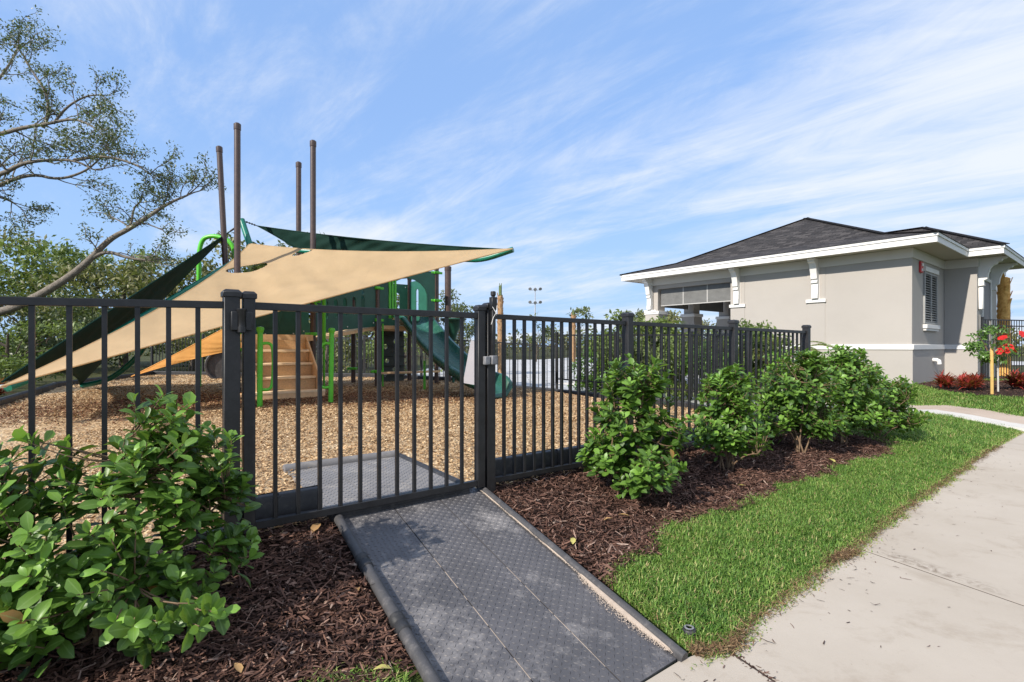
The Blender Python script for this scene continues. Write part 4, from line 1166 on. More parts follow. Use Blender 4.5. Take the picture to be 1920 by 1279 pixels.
# slide hood: arched frame round the slide mouth
f_ = Vector((.606, -.795, 0)); l_ = Vector((.795, .606, 0)); SE = (QFL + QFR) / 2
dq = (QFR - QFL); Lq = dq.length; dq.normalize()
arch = [(.05, Z2 + .02), (.26, Z2 + .02), (.26, 2.6)] + [(.775 - .515 * math.cos(t), 2.6 + .42 * math.sin(t)) for t in np.linspace(.15, math.pi - .15, 9)] + [(Lq - .26, 2.6), (Lq - .26, Z2 + .02), (Lq - .05, Z2 + .02), (Lq - .05, 3.25), (.05, 3.10)]
m = MB(); m.prism([arch], QFL - dq.cross(ZV) * .02, dq, ZV, dq.cross(ZV) * .035); m.build('slide_hood', M_HDPE, ps, bevel=.005)
for u_ in (.30, .37, .44):
    m = MB(); p = QFL + dq * u_ + f_ * .02; m.obox(p + ZV * 2.55, dq * .024, f_ * .02, ZV * .52); m.build('green_rail', M_LIME, ps, bevel=.006)
m = MB(); p = QFL + dq * .12 + f_ * .04; m.tube([p + ZV * .4, p + ZV * 1.9], .02, 8); m.build('green_rail', M_LIME, ps)
# slide
fz = lambda t: np.interp(t, [0, .3, .6, 1.0, 1.43, 2.0, 2.57, 2.95, 3.3, 3.62], [1.88, 1.865, 1.73, 1.48, 1.205, .91, .68, .57, .515, .50])
prof = [(-.40, .12), (-.415, .25), (-.395, .285), (-.355, .285), (-.335, .24), (-.30, .08), (-.22, .012), (-.10, -.004), (.10, -.004), (.22, .012), (.30, .08), (.335, .24), (.355, .285), (.395, .285), (.415, .25), (.40, .12)]
def chute(ts, name, mat, lip=False):
    rows = []
    for t in ts:
        cc = SE + f_ * t + l_ * (.10 * (t / 3.6) ** 2); z = float(fz(t)); k = 1.0
        row = []
        for u_, h in prof:
            hh = h
            if lip and t > ts[-1] - .32:
                w_ = (t - ts[-1] + .32) / .32; hh = h * (1 - .75 * w_ ** 2) if h > .05 else h - .10 * w_ ** 2
            else: hh = h
            row.append(cc + l_ * u_ * k + ZV * (z + hh))
        rows.append(row)
    m = MB(); m.grid(rows); return m.build(name, mat, ps, solid=.022, angle=60)
chute(np.linspace(0, 2.55, 26), 'slide_chute', M_SLIDE)
chute(np.linspace(2.552, 3.60, 16), 'slide_exit', M_SLIDE, lip=True)
m = MB(); p = at(796, 735, 11.3); m.tube([Vector((p.x, p.y, .3)), Vector((p.x, p.y, 1.05))], .028, 10); m.build('slide_leg', M_LIME, ps)
m = MB(); p = SE + f_ * 3.1; m.tube([Vector((p.x, p.y, .3)), Vector((p.x, p.y, .52))], .03, 10); m.build('slide_leg', M_BROWN, ps)
# low bench plank, climber, talk funnel
m = MB(); m.obox((QFL + QFR) / 2 + ZV * .74 + f_ * .06, dq * .78, f_ * .11, ZV * .022); m.build('bench_plank', M_STEP, ps, bevel=.005)
cp0 = QBL + (QBR - QBL) * .42; cp1 = QBL + (QBR - QBL) * .92
cd = (cp1 - cp0); cl = cd.length
hol = [circ(.2, .62, .055), circ(.46, .75, .06), circ(.25, .98, .06), circ(.5, 1.12, .055), circ(.2, 1.36, .07), circ(.48, 1.5, .06)]
panel(cp0, cp1, .40, .40, 1.78, 1.78, hol, M_GREYC, 'climber', th=.05, bolts=False)
m = MB(); cdd = cd.normalized(); nn = Vector((cdd.y, -cdd.x, 0))
for k in range(5): m.obox((cp0 + cp1) / 2 + ZV * (.6 + .26 * k) + nn * .06, cdd * (cl / 2 - .05), nn * .04, ZV * .014)
m.build('climber_rungs', M_GREYC, ps, bevel=.006)
fc = at(850, 628, 13.2)
m = MB(); m.tube([Vector((fc.x, fc.y, .35)), Vector((fc.x, fc.y, 1.35))], .035, 10); m.lathe([(.05, -.38), (.12, -.2), (.22, .05), (.34, .14), (.34, .17), (.05, .12)], fc + ZV * .25, 20); m.build('play_funnel', M_HDPE, ps)
# tall green climbing arch behind the tan sail
def smooth_path(pts, it=3):
    P = [Vector(p) for p in pts]
    for _ in range(it):
        Q = [P[0]]
        for i in range(len(P) - 1): Q += [P[i] * .75 + P[i + 1] * .25, P[i] * .25 + P[i + 1] * .75]
        Q.append(P[-1]); P = Q
    return P
ga = at(373, 540, 11.4); ga.z = hz(ga.x, ga.y) - .03
m = MB(); m.tube(smooth_path([ga, at(373, 530, 11.4), at(373, 452, 11.4), at(398, 440, 11.4), at(434, 452, 11.4), at(442, 482, 11.4)], 3), .047, 12); m.build('climbing_arch', M_LIME, ps)
# shade arms
def arm(pts, r=.05, it=2): m = MB(); m.tube(smooth_path(pts, it), r, 14); return m.build('shade_arm', M_TEAL, ps)
aL = arm([at(452, 482, 11.0), at(440, 490, 10.8), at(300, 574, 9.2), at(155, 662, 7.5), at(60, 709, 6.6), at(14, 727, 6.25)], .052)
aB = arm([at(330, 560, 10.4), at(300, 604, 10.6), at(270, 652, 10.9), at(250, 678, 11.0), at(215, 706, 11.2), at(190, 716, 11.3), at(155, 723, 11.4)], .058)
aR = arm([at(505, 468, 11.5), at(560, 470, 11.5), at(700, 477, 11.0), at(870, 486, 10.1), at(905, 487.5, 9.9), at(962, 468, 9.68)], .056)
aT = arm([at(474, 475, 11.3), at(466, 452, 11.35), at(453, 412, 11.45)], .065)
m = MB()
for x, y, Y, dx in ((392, 519, 10.2, 6), (344, 548, 9.6, 6), (300, 578, 9.15, 6)): m.tube([at(x, y, Y), at(x + dx, y + 14, Y)], .022, 8)
m.build('strut', M_TEAL, aL)
m = MB()
for x in (573, 680, 770): m.tube([at(x, 472 + (x - 560) * .05, 11.2 - (x - 560) * .0025), at(x, 486 + (x - 560) * .05, 11.2 - (x - 560) * .0025)], .024, 8)
m.build('strut', M_TEAL, aR)

# ------------------------------------------------------------------ shade sails
M_TAN = fabric_mat('tan_shade_cloth', (.60, .465, .285), .46, (.78, .57, .29))
M_TAN_GLOW = fabric_mat('tan_cloth_sun_glow', (.85, .47, .15), .3, (1.0, .60, .2))  # tan cloth with the glow of sun through it put into the colour
M_GSAIL = fabric_mat('green_shade_cloth', (.013, .045, .034), .18, (.01, .08, .05))
def sail(name, label, A, Bq, Cq, sAB, sBC, sCA, mat, n=60, holes=(), wr=.012, dip=.10, seams=()):
    A, Bq, Cq = Vector(A), Vector(Bq), Vector(Cq); cen = (A + Bq + Cq) / 3
    def inw(p, q, k, other):
        mid = (p + q) / 2; d = (q - p).normalized(); v = other - mid; v = v - d * v.dot(d); return v.normalized() * k
    e1, e2, e3 = inw(A, Bq, sAB, Cq), inw(Bq, Cq, sBC, A), inw(Cq, A, sCA, Bq)
    nrm = (Bq - A).cross(Cq - A).normalized()
    V = []; idx = {}
    for i in range(n + 1):
        for j in range(n + 1 - i):
            a = i / n; b = j / n; c = 1 - a - b
            p = A * a + Bq * b + Cq * c + e1 * (4 * a * b) + e2 * (4 * b * c) + e3 * (4 * c * a)
            env = min(27 * a * b * c, 1.0)
            p = p + nrm * wr * env * (math.sin(p.x * 3.1 + p.z * 5) + .6 * math.sin(p.y * 6.3 - p.x * 2 + 1) + .5 * math.sin((a - b) * 40) * .6) - ZV * dip * env
            idx[i, j] = len(V); V.append(p)
    fs = []
    def ok(*t):
        c = sum((V[k] for k in t), Vector()) / len(t)
        for (hc, ha, hu, hv) in holes:
            d = c - hc; u_ = d.dot(ha); v_ = (d - ha * u_); v_.z = 0; v_ = v_.length
            if ((u_ - hu[0]) / hu[1]) ** 2 + (v_ / hv) ** 2 < 1 : return False
        return True
    ok_pt = lambda p: all(((((p - hc).dot(ha) - hu[0]) / (hu[1] + .1)) ** 2 + (Vector(((p - hc) - ha * (p - hc).dot(ha)).xy).length / (hv + .06)) ** 2) > 1 for (hc, ha, hu, hv) in holes)
    for i in range(n):
        for j in range(n - i):
            t = (idx[i, j], idx[i + 1, j], idx[i, j + 1])
            if ok(*t): fs.append(t)
            if i + j < n - 1:
                t = (idx[i + 1, j], idx[i + 1, j + 1], idx[i, j + 1])
                if ok(*t): fs.append(t)
    m = MB(); m.add(V, fs); o = m.build(name, mat, None, solid=.006, origin=cen)
    tag(o, label, 'shade sail', 'shade sails over the play structure')
    hem = MB()
    for (i0, j0, i1, j1) in ((n, 0, 0, n), (0, n, 0, 0), (0, 0, n, 0)):
        pts = [V[idx[round(i0 + (i1 - i0) * k / n), round(j0 + (j1 - j0) * k / n)]] for k in range(n + 1)]
        hem.tube(pts, .011, 6)
    hem.build('hem', mat, o)
    if nrm.z < 0: nrm = -nrm
    for fr in seams:
        j0 = round(n * fr); pts = [V[idx[i, j0]] + nrm * .002 for i in range(n - j0 + 1)]
        pts = [p for p in pts if ok_pt(p)]
        if len(pts) > 3:
            rows = [[p - (Cq - Bq).normalized() * .012 + nrm * .0005 for p in pts], [p + nrm * .003 for p in pts], [p + (Cq - Bq).normalized() * .012 + nrm * .0005 for p in pts]]
            sm_ = MB(); sm_.grid(rows); sm_.build('seam', mat, o)
    return o, (A, Bq, Cq)
Lp, Rp, Kp = at(2, 725, 6.1), at(961, 466.5, 9.6), at(468, 457, 11.3)
Hd = a_.copy()
tan, _ = sail('shade_sail', 'large tan shade sail stretched across the front of the play tower', Lp, Rp, Kp, .04, .36, .42, M_TAN, n=230,
     holes=((xy(P1), Hd, (.17, .36), .16), (xy(P2), Hd, (.02, .42), .13)), wr=.028, dip=.22, seams=(.30, .55))
sail('shade_sail', 'dark green shade sail sloping down to the left corner of the play area', at(431, 434, 11.2), at(3, 716, 6.22), at(150, 722, 11.4), .0, .25, .12, M_GSAIL, n=50, wr=.02, dip=.0, seams=(.34,))
sail('shade_sail', 'dark green shade sail behind the tan one, reaching to the right tip', at(482, 423.5, 11.7), at(959, 468, 9.78), at(610, 506, 11.5), .07, .05, .05, M_GSAIL, n=60, wr=.035, dip=.0, seams=(.4,))
sail('shade_sail', 'small shade sail, golden glow painted into its cloth, under the left half of the tan one', at(246, 706, 12.7), at(474, 586, 12.35), at(474, 649, 12.5), .02, .02, .05, M_TAN_GLOW, n=40, wr=.015)
def cable(p, q, label):
    m = MB(); m.tube([p, q], .010, 8)
    for k in range(1, 6):
        c = p + (q - p) * k / 6; m.lathe([(.012, -.016), (.022, -.01), (.022, .01), (.012, .016)], c, 8, axis=(q - p))
    tag(m.build('turnbuckle', M_PANEL_W if 'bright' in label else M_BLK, None, origin=p), label, 'turnbuckle', 'sail fixings')
cable(at(453, 413, 11.45), at(482, 423.5, 11.7), 'dark chain linking the teal arm tip to the rear green sail')
cable(at(431, 434, 11.2), at(441, 427, 11.2), 'dark link at the upper tip of the left green sail')
cable(at(-14, 727, 6.2), at(14, 723, 6.15), 'bright metal turnbuckle at the left tip of the tan sail')

# ------------------------------------------------------------------ loose play items
def grab_rail(x, y, xt, yt, side, label):
    Y = (CAMZ - .335) * FPX / (y - HZ)
    b = at(x, y, Y); b.z = hz(b.x, b.y) - .03; t = at(xt, yt, Y)
    o = thing('grab_rail', label, 'grab rail', (b.x, b.y, hz(b.x, b.y)), 'green grab rails before the stairs')
    m = MB(); d = (t - b).normalized(); m.tube([b, t - d * .06], .040, 14); m.build('pole', M_LIME, o)
    m = MB(); m.lathe([(.040, -.065), (.044, -.06), (.056, -.02), (.058, 0), (.045, .022), (.01, .03)], t, 14, axis=d); m.build('cap', M_LIME, o)
    p0 = t - ZV * .24; p1 = b + ZV * .32; w = a_ * side * .19
    m = MB(); m.tube(smooth_path([p0, p0 + w * .8 + ZV * .02, p0 + w - ZV * .12, p1 + w + ZV * .12, p1 + w * .8 - ZV * .02, p1], 3), .024, 12); m.build('loop', M_LIME, o)
grab_rail(487, 773, 488, 616, 1, 'bright green grab rail left of the tan stairs')
grab_rail(620, 764, 622, 618, -1, 'bright green grab rail right of the tan stairs')
t = thing('crawl_tunnel', 'black round crawl tunnel by the back fence', 'tunnel', (-8.25, 14.7, .42))
m = MB(); ax = Vector((.45, -.9, 0)).normalized(); c = Vector((-8.25, 14.7, .83))
m.lathe([(.40, -.55), (.44, -.53), (.44, -.48), (.405, -.46), (.405, .46), (.44, .48), (.44, .53), (.40, .55), (.37, .53), (.36, .40), (.36, -.40), (.37, -.5)], c, 32, axis=ax); m.build('body', M_CURB, t)
m = MB(); m.lathe([(.445, -.035), (.46, -.02), (.46, .02), (.445, .035), (.405, .03), (.40, -.03)], c + ax * .54, 32, axis=ax); m.build('rim', M_PIPE, t)
p = at(476, 744, 9.2)
t = thing('low_step', 'low tan step at the left foot of the stairs', 'step', (p.x, p.y, .38))
m = MB(); m.obox(Vector((p.x, p.y, .50)), a_ * .26, b_o * .15, ZV * .03); m.build('board', M_STEP, t, bevel=.006)
m = MB(); [m.obox(Vector((p.x, p.y, .42)) + a_ * .2 * s, a_ * .025, b_o * .12, ZV * .06) for s in (-1, 1)]; m.build('leg', M_BROWN, t)
m = MB(); A = at(630, 846, 5.08); Bb = at(698, 840, 5.2); m.bar(Vector((A.x, A.y, .352)), Vector((Bb.x, Bb.y, .356)), .05, .012)
tag(m.build('wood_plank', M_STEP, None, bevel=.003, origin=Vector((A.x, A.y, .35))), 'short pale plank lying in the wood chips beyond the gate', 'plank')
m = MB(); o = at(868, 718, 9.2); e = Vector((.98, .2, 0)).normalized(); sc_ = 9.2 / 960
m.prism([[(0, 0), (26 * sc_, -5 * sc_), (26 * sc_, 78 * sc_), (15 * sc_, 80 * sc_)]], o, e, ZV, Vector((-.2, .98, 0)) * .012)
tag(m.build('slide_sheet', plain('pale_sheet', (.50, .48, .50), .7, .06, 4, .1, 60), None, origin=o), 'pale pointed sheet propped against the slide exit behind the gate post', 'sheet')
# ------------------------------------------------------------------ foliage
LROW = np.array([0, .18, .48, .78, 1.0]); LWID = np.array([.12, .50, .98, .95, .16])
def leaf_batch(P, D, Nn, L, W, curl, fold, rows=None, wid=None):
    """P base, D direction, Nn rough normal; returns V, quads, rib"""
    rows = LROW if rows is None else rows; wid = LWID if wid is None else wid
    n = len(P); D = D / np.linalg.norm(D, axis=1, keepdims=True)
    S = np.cross(D, Nn); S /= np.linalg.norm(S, axis=1, keepdims=True) + 1e-9; U = np.cross(S, D)
    k = len(rows); V = np.zeros((n, k * 3, 3))
    for i, (t, w) in enumerate(zip(rows, wid)):
        ang = curl * t
        c = P + D * (L * t * np.cos(ang * .5))[:, None] - U * (L * t * np.sin(ang * .5))[:, None]
        h = W * .5 * w
        V[:, 3 * i] = c - S * (h * np.cos(fold))[:, None] + U * (h * np.sin(fold))[:, None]
        V[:, 3 * i + 1] = c
        V[:, 3 * i + 2] = c + S * (h * np.cos(fold))[:, None] + U * (h * np.sin(fold))[:, None]
    q = []
    for i in range(k - 1): q += [[3 * i, 3 * i + 1, 3 * i + 4, 3 * i + 3], [3 * i + 1, 3 * i + 2, 3 * i + 5, 3 * i + 4]]
    F_ = (np.arange(n) * k * 3)[:, None, None] + np.array(q)[None]
    rib = np.tile(np.array([1, 0, 1] * k, float), n)
    return V.reshape(-1, 3), F_.reshape(-1, 4), rib
def unit(v): return v / (np.linalg.norm(v, axis=-1, keepdims=True) + 1e-9)

M_LEAF = leaf_mat('shrub_leaves', (.020, .062, .012), (.185, .35, .05), (.26, .40, .12), .42, .30, (.34, .15, .04))
M_STEM = plain('shrub_stem', (.18, .12, .075), .8, .3, 30, .4, 120, .2)
def shrub(name, label, base, lobes, ntip, leafL, seed, group=None, per=9, mat=None, bright=0.0, parent_cat='shrub'):
    """lobes: list of (centre offset, radii, weight)"""
    r = np.random.default_rng(seed); base = Vector(base)
    root = thing(name, label, parent_cat, base, group)
    b = np.array(base)
    tips = []
    w = np.array([l[2] for l in lobes], float); w /= w.sum()
    for i in r.choice(len(lobes), ntip, p=w):
        c, rad, _ = lobes[i]
        d = unit(r.normal(0, 1, 3)); d[2] = d[2] * .9 + .12
        rr = r.uniform(.25, 1.0) ** .55
        tips.append(b + np.array(c) + d * np.array(rad) * rr)
    tips = np.array(tips); tips[:, 2] = np.maximum(tips[:, 2], b[2] + .05 + r.uniform(0, .1, ntip))
    sm = MB(); ns = 11
    mains = []
    for k in range(ns):
        l = lobes[k % len(lobes)]; c = np.array(l[0]) + r.normal(0, .3, 3) * np.array(l[1])
        e = b + c * np.array([1, 1, 1.0]); p0 = b + np.array([r.normal(0, .04), r.normal(0, .04), -.03])
        mid = p0 * .5 + e * .5 + np.array([r.normal(0, .05), r.normal(0, .05), .10])
        pts = [p0 * (1 - t) ** 2 + mid * 2 * t * (1 - t) + e * t * t for t in np.linspace(0, 1, 8)]
        mains.append(pts); sm.tube([Vector(p) for p in pts], .01, 7, radii=list(np.linspace(.009, .004, 8)))
    allm = np.array([p for m_ in mains for p in m_[1:]])
    LP = []; LD = []; LN = []; LL = []; LR = []
    cen = np.mean([np.array(l[0]) for l in lobes], 0) + b
    for tp in tips:
        low = allm[allm[:, 2] < tp[2] + .05] if (allm[:, 2] < tp[2] + .05).any() else allm
        o = low[np.argmin(np.linalg.norm(low - tp, axis=1) + .4 * np.maximum(0, low[:, 2] - tp[2] + .1))]
        mid = (o + tp) / 2 + np.array([0, 0, -.02]) + r.normal(0, .02, 3)
        pts = [o * (1 - t) ** 2 + mid * 2 * t * (1 - t) + tp * t * t for t in np.linspace(0, 1, 6)]
        sm.tube([Vector(p) for p in pts], .004, 5, cap=False, radii=list(np.linspace(.0042, .002, 6)))
        ax = unit(tp - mid + np.array([0, 0, .10]) + unit(tp - cen) * .04)
        a = unit(np.cross(ax, r.normal(0, 1, 3))); c2 = np.cross(ax, a)
        m = r.integers(per - 2, per + 3); ph = r.uniform(0, 6.28); tone = r.normal(0, .19)
        tl = np.linalg.norm(tp - o)
        for j in range(m):
            f = 1 - (j / m) ** 1.3 * min(.16, tl * .8) / max(tl, .05)
            p = np.array(pts[-1]) * 1.0 - ax * (1 - f) * tl
            an = ph + j * 2.399; out = a * math.cos(an) + c2 * math.sin(an)
            el = .95 - .75 * (j / m) + r.normal(0, .18)
            d = ax * math.sin(el) + out * math.cos(el)
            LP.append(p); LD.append(d + np.array([0, 0, .05])); LN.append(ax * math.cos(el) - out * math.sin(el) + r.normal(0, .18, 3))
            LL.append(leafL * r.uniform(.62, 1.15) * (.62 + .38 * min(1, j / 3)))
            LR.append(np.clip(.50 + tone + bright + r.normal(0, .15) + (.25 if j < 3 else 0) - .16 * (j / m) + (.5 if r.uniform() < .007 else 0), 0, .94 if r.uniform() > .012 else 1))
    n = len(LP); LL = np.array(LL)
    V, Fq, rib = leaf_batch(np.array(LP), np.array(LD), np.array(LN), LL, LL * r.uniform(.46, .62, n), r.normal(.45, .3, n), np.abs(r.normal(.28, .14, n)))
    np_mesh('foliage', V, [Fq], mat or M_LEAF, root, {'rnd': np.repeat(LR, 15), 'rib': rib})
    sm.build('stems', M_STEM, root)
    return root
def gb(x, y): return (x, y, hz(x, y) + .005)
SG = 'broad leafed shrubs along the fence'
shrub('shrub', 'large loose shrub with big glossy leaves at the left of the gate', gb(-1.60, 1.97),
      [((-.18, -.14, .22), (.40, .26, .22), 1.0), ((-.12, .02, .40), (.42, .34, .30), 1.3), ((.18, .18, .60), (.28, .24, .26), 1.1), ((.10, .22, .80), (.17, .16, .16), .5), ((.34, .24, .46), (.13, .15, .15), .40), ((.36, .26, .26), (.12, .12, .12), .25),
       ((-.32, -.05, .60), (.28, .24, .2), .8), ((.30, -.05, .18), (.26, .22, .15), .55), ((-.25, -.22, .18), (.25, .2, .14), .4)], 315, .084, 5, SG, bright=-.05)
shrub('shrub', 'shrub half cut by the left frame edge beside the big one', gb(-2.35, 1.72),
      [((0, 0, .45), (.40, .36, .34), 1), ((.12, .05, .8), (.22, .2, .2), .4)], 170, .080, 6, SG, bright=-.05)
shrub('shrub', 'tall bright shrub nearest the ramp on its right side', gb(.94, 3.93),
      [((.02, .06, .86), (.30, .28, .22), 1.1), ((-.08, .02, .55), (.28, .26, .28), 1.2), ((.0, -.12, .24), (.34, .26, .20), 1.1), ((.24, .06, .50), (.22, .22, .22), .6), ((-.22, .04, .30), (.2, .2, .18), .5)], 280, .086, 7, SG, bright=.0)
shrub('shrub', 'second shrub right of the ramp, low and thin at its foot', gb(2.0, 4.76),
      [((.0, .05, .66), (.30, .28, .26), 1.1), ((-.12, -.05, .36), (.28, .26, .24), 1), ((.15, -.05, .32), (.24, .22, .24), .8), ((.1, .1, .86), (.18, .18, .14), .4)], 225, .084, 8, SG, bright=.0)
shrub('shrub', 'third shrub right of the ramp with a bare tan stem', gb(3.15, 5.62),
      [((.0, .05, .70), (.48, .40, .32), 1.3), ((-.26, .0, .40), (.30, .28, .26), .8), ((.26, .05, .36), (.34, .30, .26), .9), ((.05, .0, .98), (.24, .22, .14), .4)], 290, .084, 9, SG, bright=-.05)
shrub('shrub', 'fourth shrub of the row in front of the fence end post', gb(4.0, 6.2),
      [((.0, .05, .74), (.50, .42, .34), 1.2), ((.15, .0, .32), (.42, .34, .24), .9), ((.05, .05, 1.05), (.24, .22, .14), .35)], 310, .084, 10, SG, bright=-.05)
shrub('shrub', 'last shrub of the row at the tip of the mulch bed', gb(4.80, 6.72),
      [((.0, .0, .56), (.50, .40, .30), 1.2), ((.25, .0, .28), (.38, .32, .22), .9), ((-.25, .05, .84), (.30, .26, .18), .6)], 280, .084, 12, SG, bright=-.05)

# ------------------------------------------------------------------ trees
def bark_mat(name, c0, c1):
    n = N(name); c = n.ramp(n.noise(9, 7, .75, dist=1), [(.3, c0), (.7, c1)])
    return n.fin(c, .9, n.bump(n.noise(22, 6, .7), .8, .03), .2)
M_BARK = bark_mat('oak_bark', (.10, .085, .068), (.30, .26, .215))
M_BARKD = bark_mat('dark_bark', (.05, .04, .032), (.16, .13, .10))
M_OAK = leaf_mat('oak_leaves', (.026, .040, .013), (.125, .155, .055), (.15, .17, .07), .42, .22)
M_BG1 = leaf_mat('olive_leaves', (.038, .048, .015), (.225, .22, .08), (.2, .2, .08), .5, .25)
M_BG2 = leaf_mat('green_leaves', (.032, .06, .014), (.19, .255, .065), (.2, .25, .08), .5, .3)
SROW = np.array([0, .5, 1.0]); SWID = np.array([.15, 1.0, .1])
def clump_leaves(cent, rad, n, L, r, flat=.7):
    c = cent[r.integers(0, len(cent), n)] if cent.ndim == 2 else cent
    d = r.normal(0, 1, (n, 3)); d = unit(d) * (r.uniform(0, 1, n) ** .5)[:, None]
    P = c + d * np.array([rad, rad, rad * flat])
    D = unit(r.normal(0, 1, (n, 3)) + np.array([0, 0, -.15])); Nn = unit(r.normal(0, .8, (n, 3)) + np.array([-.3, -.3, .9]))
    LL = r.uniform(.65, 1.25, n) * L
    V, Fq, rib = leaf_batch(P, D, Nn, LL, LL * r.uniform(.38, .55, n), r.normal(.3, .3, n), np.abs(r.normal(.2, .15, n)), SROW, SWID)
    return V, Fq, rib, P
def leafmesh(root, cent, rad, n, L, mat, r, name='crown', flat=.7):
    V, Fq, rib, P = clump_leaves(np.array(cent), rad, n, L, r, flat)
    tone = .5 + .16 * vnoise(P[:, 0] * 1.3 + P[:, 2], P[:, 1] + P[:, 2] * 1.7, 1.2, 17) + r.normal(0, .17, n)
    return np_mesh(name, V, [Fq], mat, root, {'rnd': np.repeat(np.clip(tone, 0, .93), 9), 'rib': np.clip(rib + .3, 0, 1)})

def twigs(mb, start, direction, length, r, rad, depth, ends, up=.15, spread=.75):
    """recursive twig; collects leaf centres"""
    p = np.array(start, float); d = unit(np.array(direction, float)); pts = [p.copy()]; k = 5
    for i in range(k):
        d = unit(d + r.normal(0, .22, 3) + np.array([0, 0, up * .25])); p = p + d * length / k; pts.append(p.copy())
        if depth > 0 and i >= 1:
            for _ in range(1 if r.uniform() < .75 else 2):
                nd = unit(d + unit(r.normal(0, 1, 3)) * spread); twigs(mb, p, nd, length * r.uniform(.45, .7), r, rad * .55, depth - 1, ends, up, spread)
        if depth <= 1 and i >= 2: ends.append(p.copy())
    mb.tube([Vector(q) for q in pts], rad, 5 if rad < .03 else 8, cap=False, radii=list(np.linspace(rad, rad * .45, k + 1)))

# big oak reaching in from the left
ro = np.random.default_rng(41)
oak = thing('oak_tree', 'large sparse oak leaning in from the left above the fence', 'tree', (-24.5, 17.5, .4))
tb = MB(); ends = []
OY = 17.5
def limb(px_pts, r0, r1, Y0=OY, Y1=OY, sub=10, tw=1.6, depth=2, dirs=None, start=.15):
    P = smooth_path([at(x, y, Y0 + (Y1 - Y0) * i / (len(px_pts) - 1)) for i, (x, y) in enumerate(px_pts)], 2)
    m = len(P); rad = list(np.linspace(r0, r1, m)); tb.tube(P, r0, 10, radii=rad)
    for k in range(sub):
        i = int(start * m + (1 - start) * (m - 1) * (k + .5) / sub); i = min(max(i, 1), m - 2)
        t = np.array((P[i + 1] - P[i - 1]).normalized())
        side = unit(ro.normal(0, 1, 3) * np.array([.9, .9, .8]) + np.array([.1, 0, .35]))
        twigs(tb, np.array(P[i]), t * .55 + side * .8, tw * ro.uniform(.6, 1.15), ro, max(.018, rad[i] * .42), depth - 1, ends)
    for _ in range(2): twigs(tb, np.array(P[-1]), np.array((P[-1] - P[-2]).normalized()) + ro.normal(0, .25, 3), tw * .9, ro, r1 * .9, depth - 1, ends)
tb.tube([Vector((-24.5, 17.5, .2)), Vector((-24.3, 17.5, 1.6)), Vector((-23.2, 17.5, 2.4)), at(-200, 620, OY)], .5, 12, radii=[.62, .5, .42, .30])
tb.tube([Vector((-24.3, 17.5, 1.5)), Vector((-24.4, 17.6, 4)), at(-330, 380, OY), at(-220, 330, OY)], .4, 12, radii=[.45, .38, .3, .24])
limb([(-210, 622), (0, 588), (60, 562), (130, 520), (168, 488), (205, 448), (245, 428), (290, 398), (318, 380), (352, 366)], .16, .028, sub=7, tw=1.15, start=.6)
limb([(172, 484), (200, 470), (240, 484), (275, 488)], .08, .03, sub=4, tw=1.0)
limb([(225, 436), (246, 425), (250, 390), (262, 380)], .05, .02, sub=4, tw=.9)
limb([(-225, 332), (-100, 340), (0, 330), (40, 306), (85, 300), (140, 300), (175, 318)], .10, .022, 17.5, 16.8, sub=11, tw=1.45)
limb([(-225, 330), (-80, 390), (0, 345), (60, 325), (110, 338), (160, 322), (185, 300)], .09, .022, 17.5, 18.2, sub=8, tw=1.3)
limb([(-225, 330), (-100, 270), (0, 252), (40, 240), (90, 232), (135, 222), (165, 232), (185, 245)], .09, .02, 17.5, 17.0, sub=9, tw=1.25)
limb([(80, 240), (92, 215), (88, 175), (65, 140), (48, 115)], .06, .02, sub=6, tw=1.0)
limb([(-225, 330), (-120, 200), (-20, 170), (20, 120), (35, 85)], .08, .018, 17.5, 18.5, sub=8, tw=1.2)
limb([(100, 232), (125, 200), (160, 180), (185, 178)], .045, .02, sub=4, tw=.9)
limb([(140, 300), (190, 292), (230, 300), (262, 312), (285, 330)], .06, .018, sub=6, tw=1.0)
limb([(-225, 340), (-120, 380), (-30, 360), (10, 372), (25, 380)], .12, .02, 17.5, 18, sub=5, tw=1.0)
tb.build('trunk', M_BARK, oak)
leafmesh(oak, ends, .25, int(len(ends) * 9), .098, M_OAK, ro, 'crown', .8)

def tree(name, label, x, y, h, w, nclump, nleaf, L, mat, seed, trunk=.16, low=.15, group=None, bark=None, rad=.6, cat='tree'):
    r = np.random.default_rng(seed); z0 = hz(x, y)
    root = thing(name, label, cat, (x, y, z0), group); m = MB()
    b = np.array([x, y, z0 - .05]); cent = []
    for k in range(nclump):
        d = unit(r.normal(0, 1, 3)); rr = r.uniform(.35, 1) ** .6
        c = b + np.array([d[0] * w / 2 * rr, d[1] * w / 2 * rr, h * (low + (1 - low) * .5) + d[2] * h * (1 - low) * .5 * rr]); cent.append(c)
    top = b + np.array([r.normal(0, .2), r.normal(0, .2), h * .72])
    m.tube([Vector(b), Vector(b * .6 + top * .4 + r.normal(0, .12, 3)), Vector(top)], trunk, 9, radii=[trunk, trunk * .75, trunk * .3])
    for c in cent[:14]:
        s = b + (top - b) * r.uniform(.15, .8); mid = (s + c) / 2 + np.array([0, 0, .1])
        m.tube([Vector(s), Vector(mid), Vector(c)], trunk * .3, 5, cap=False, radii=[trunk * .35, trunk * .22, trunk * .08])
    m.build('trunk', bark or M_BARKD, root)
    leafmesh(root, cent, rad, nleaf, L, mat, r, 'crown', .75)
    return root
BGG = 'trees behind the play area'
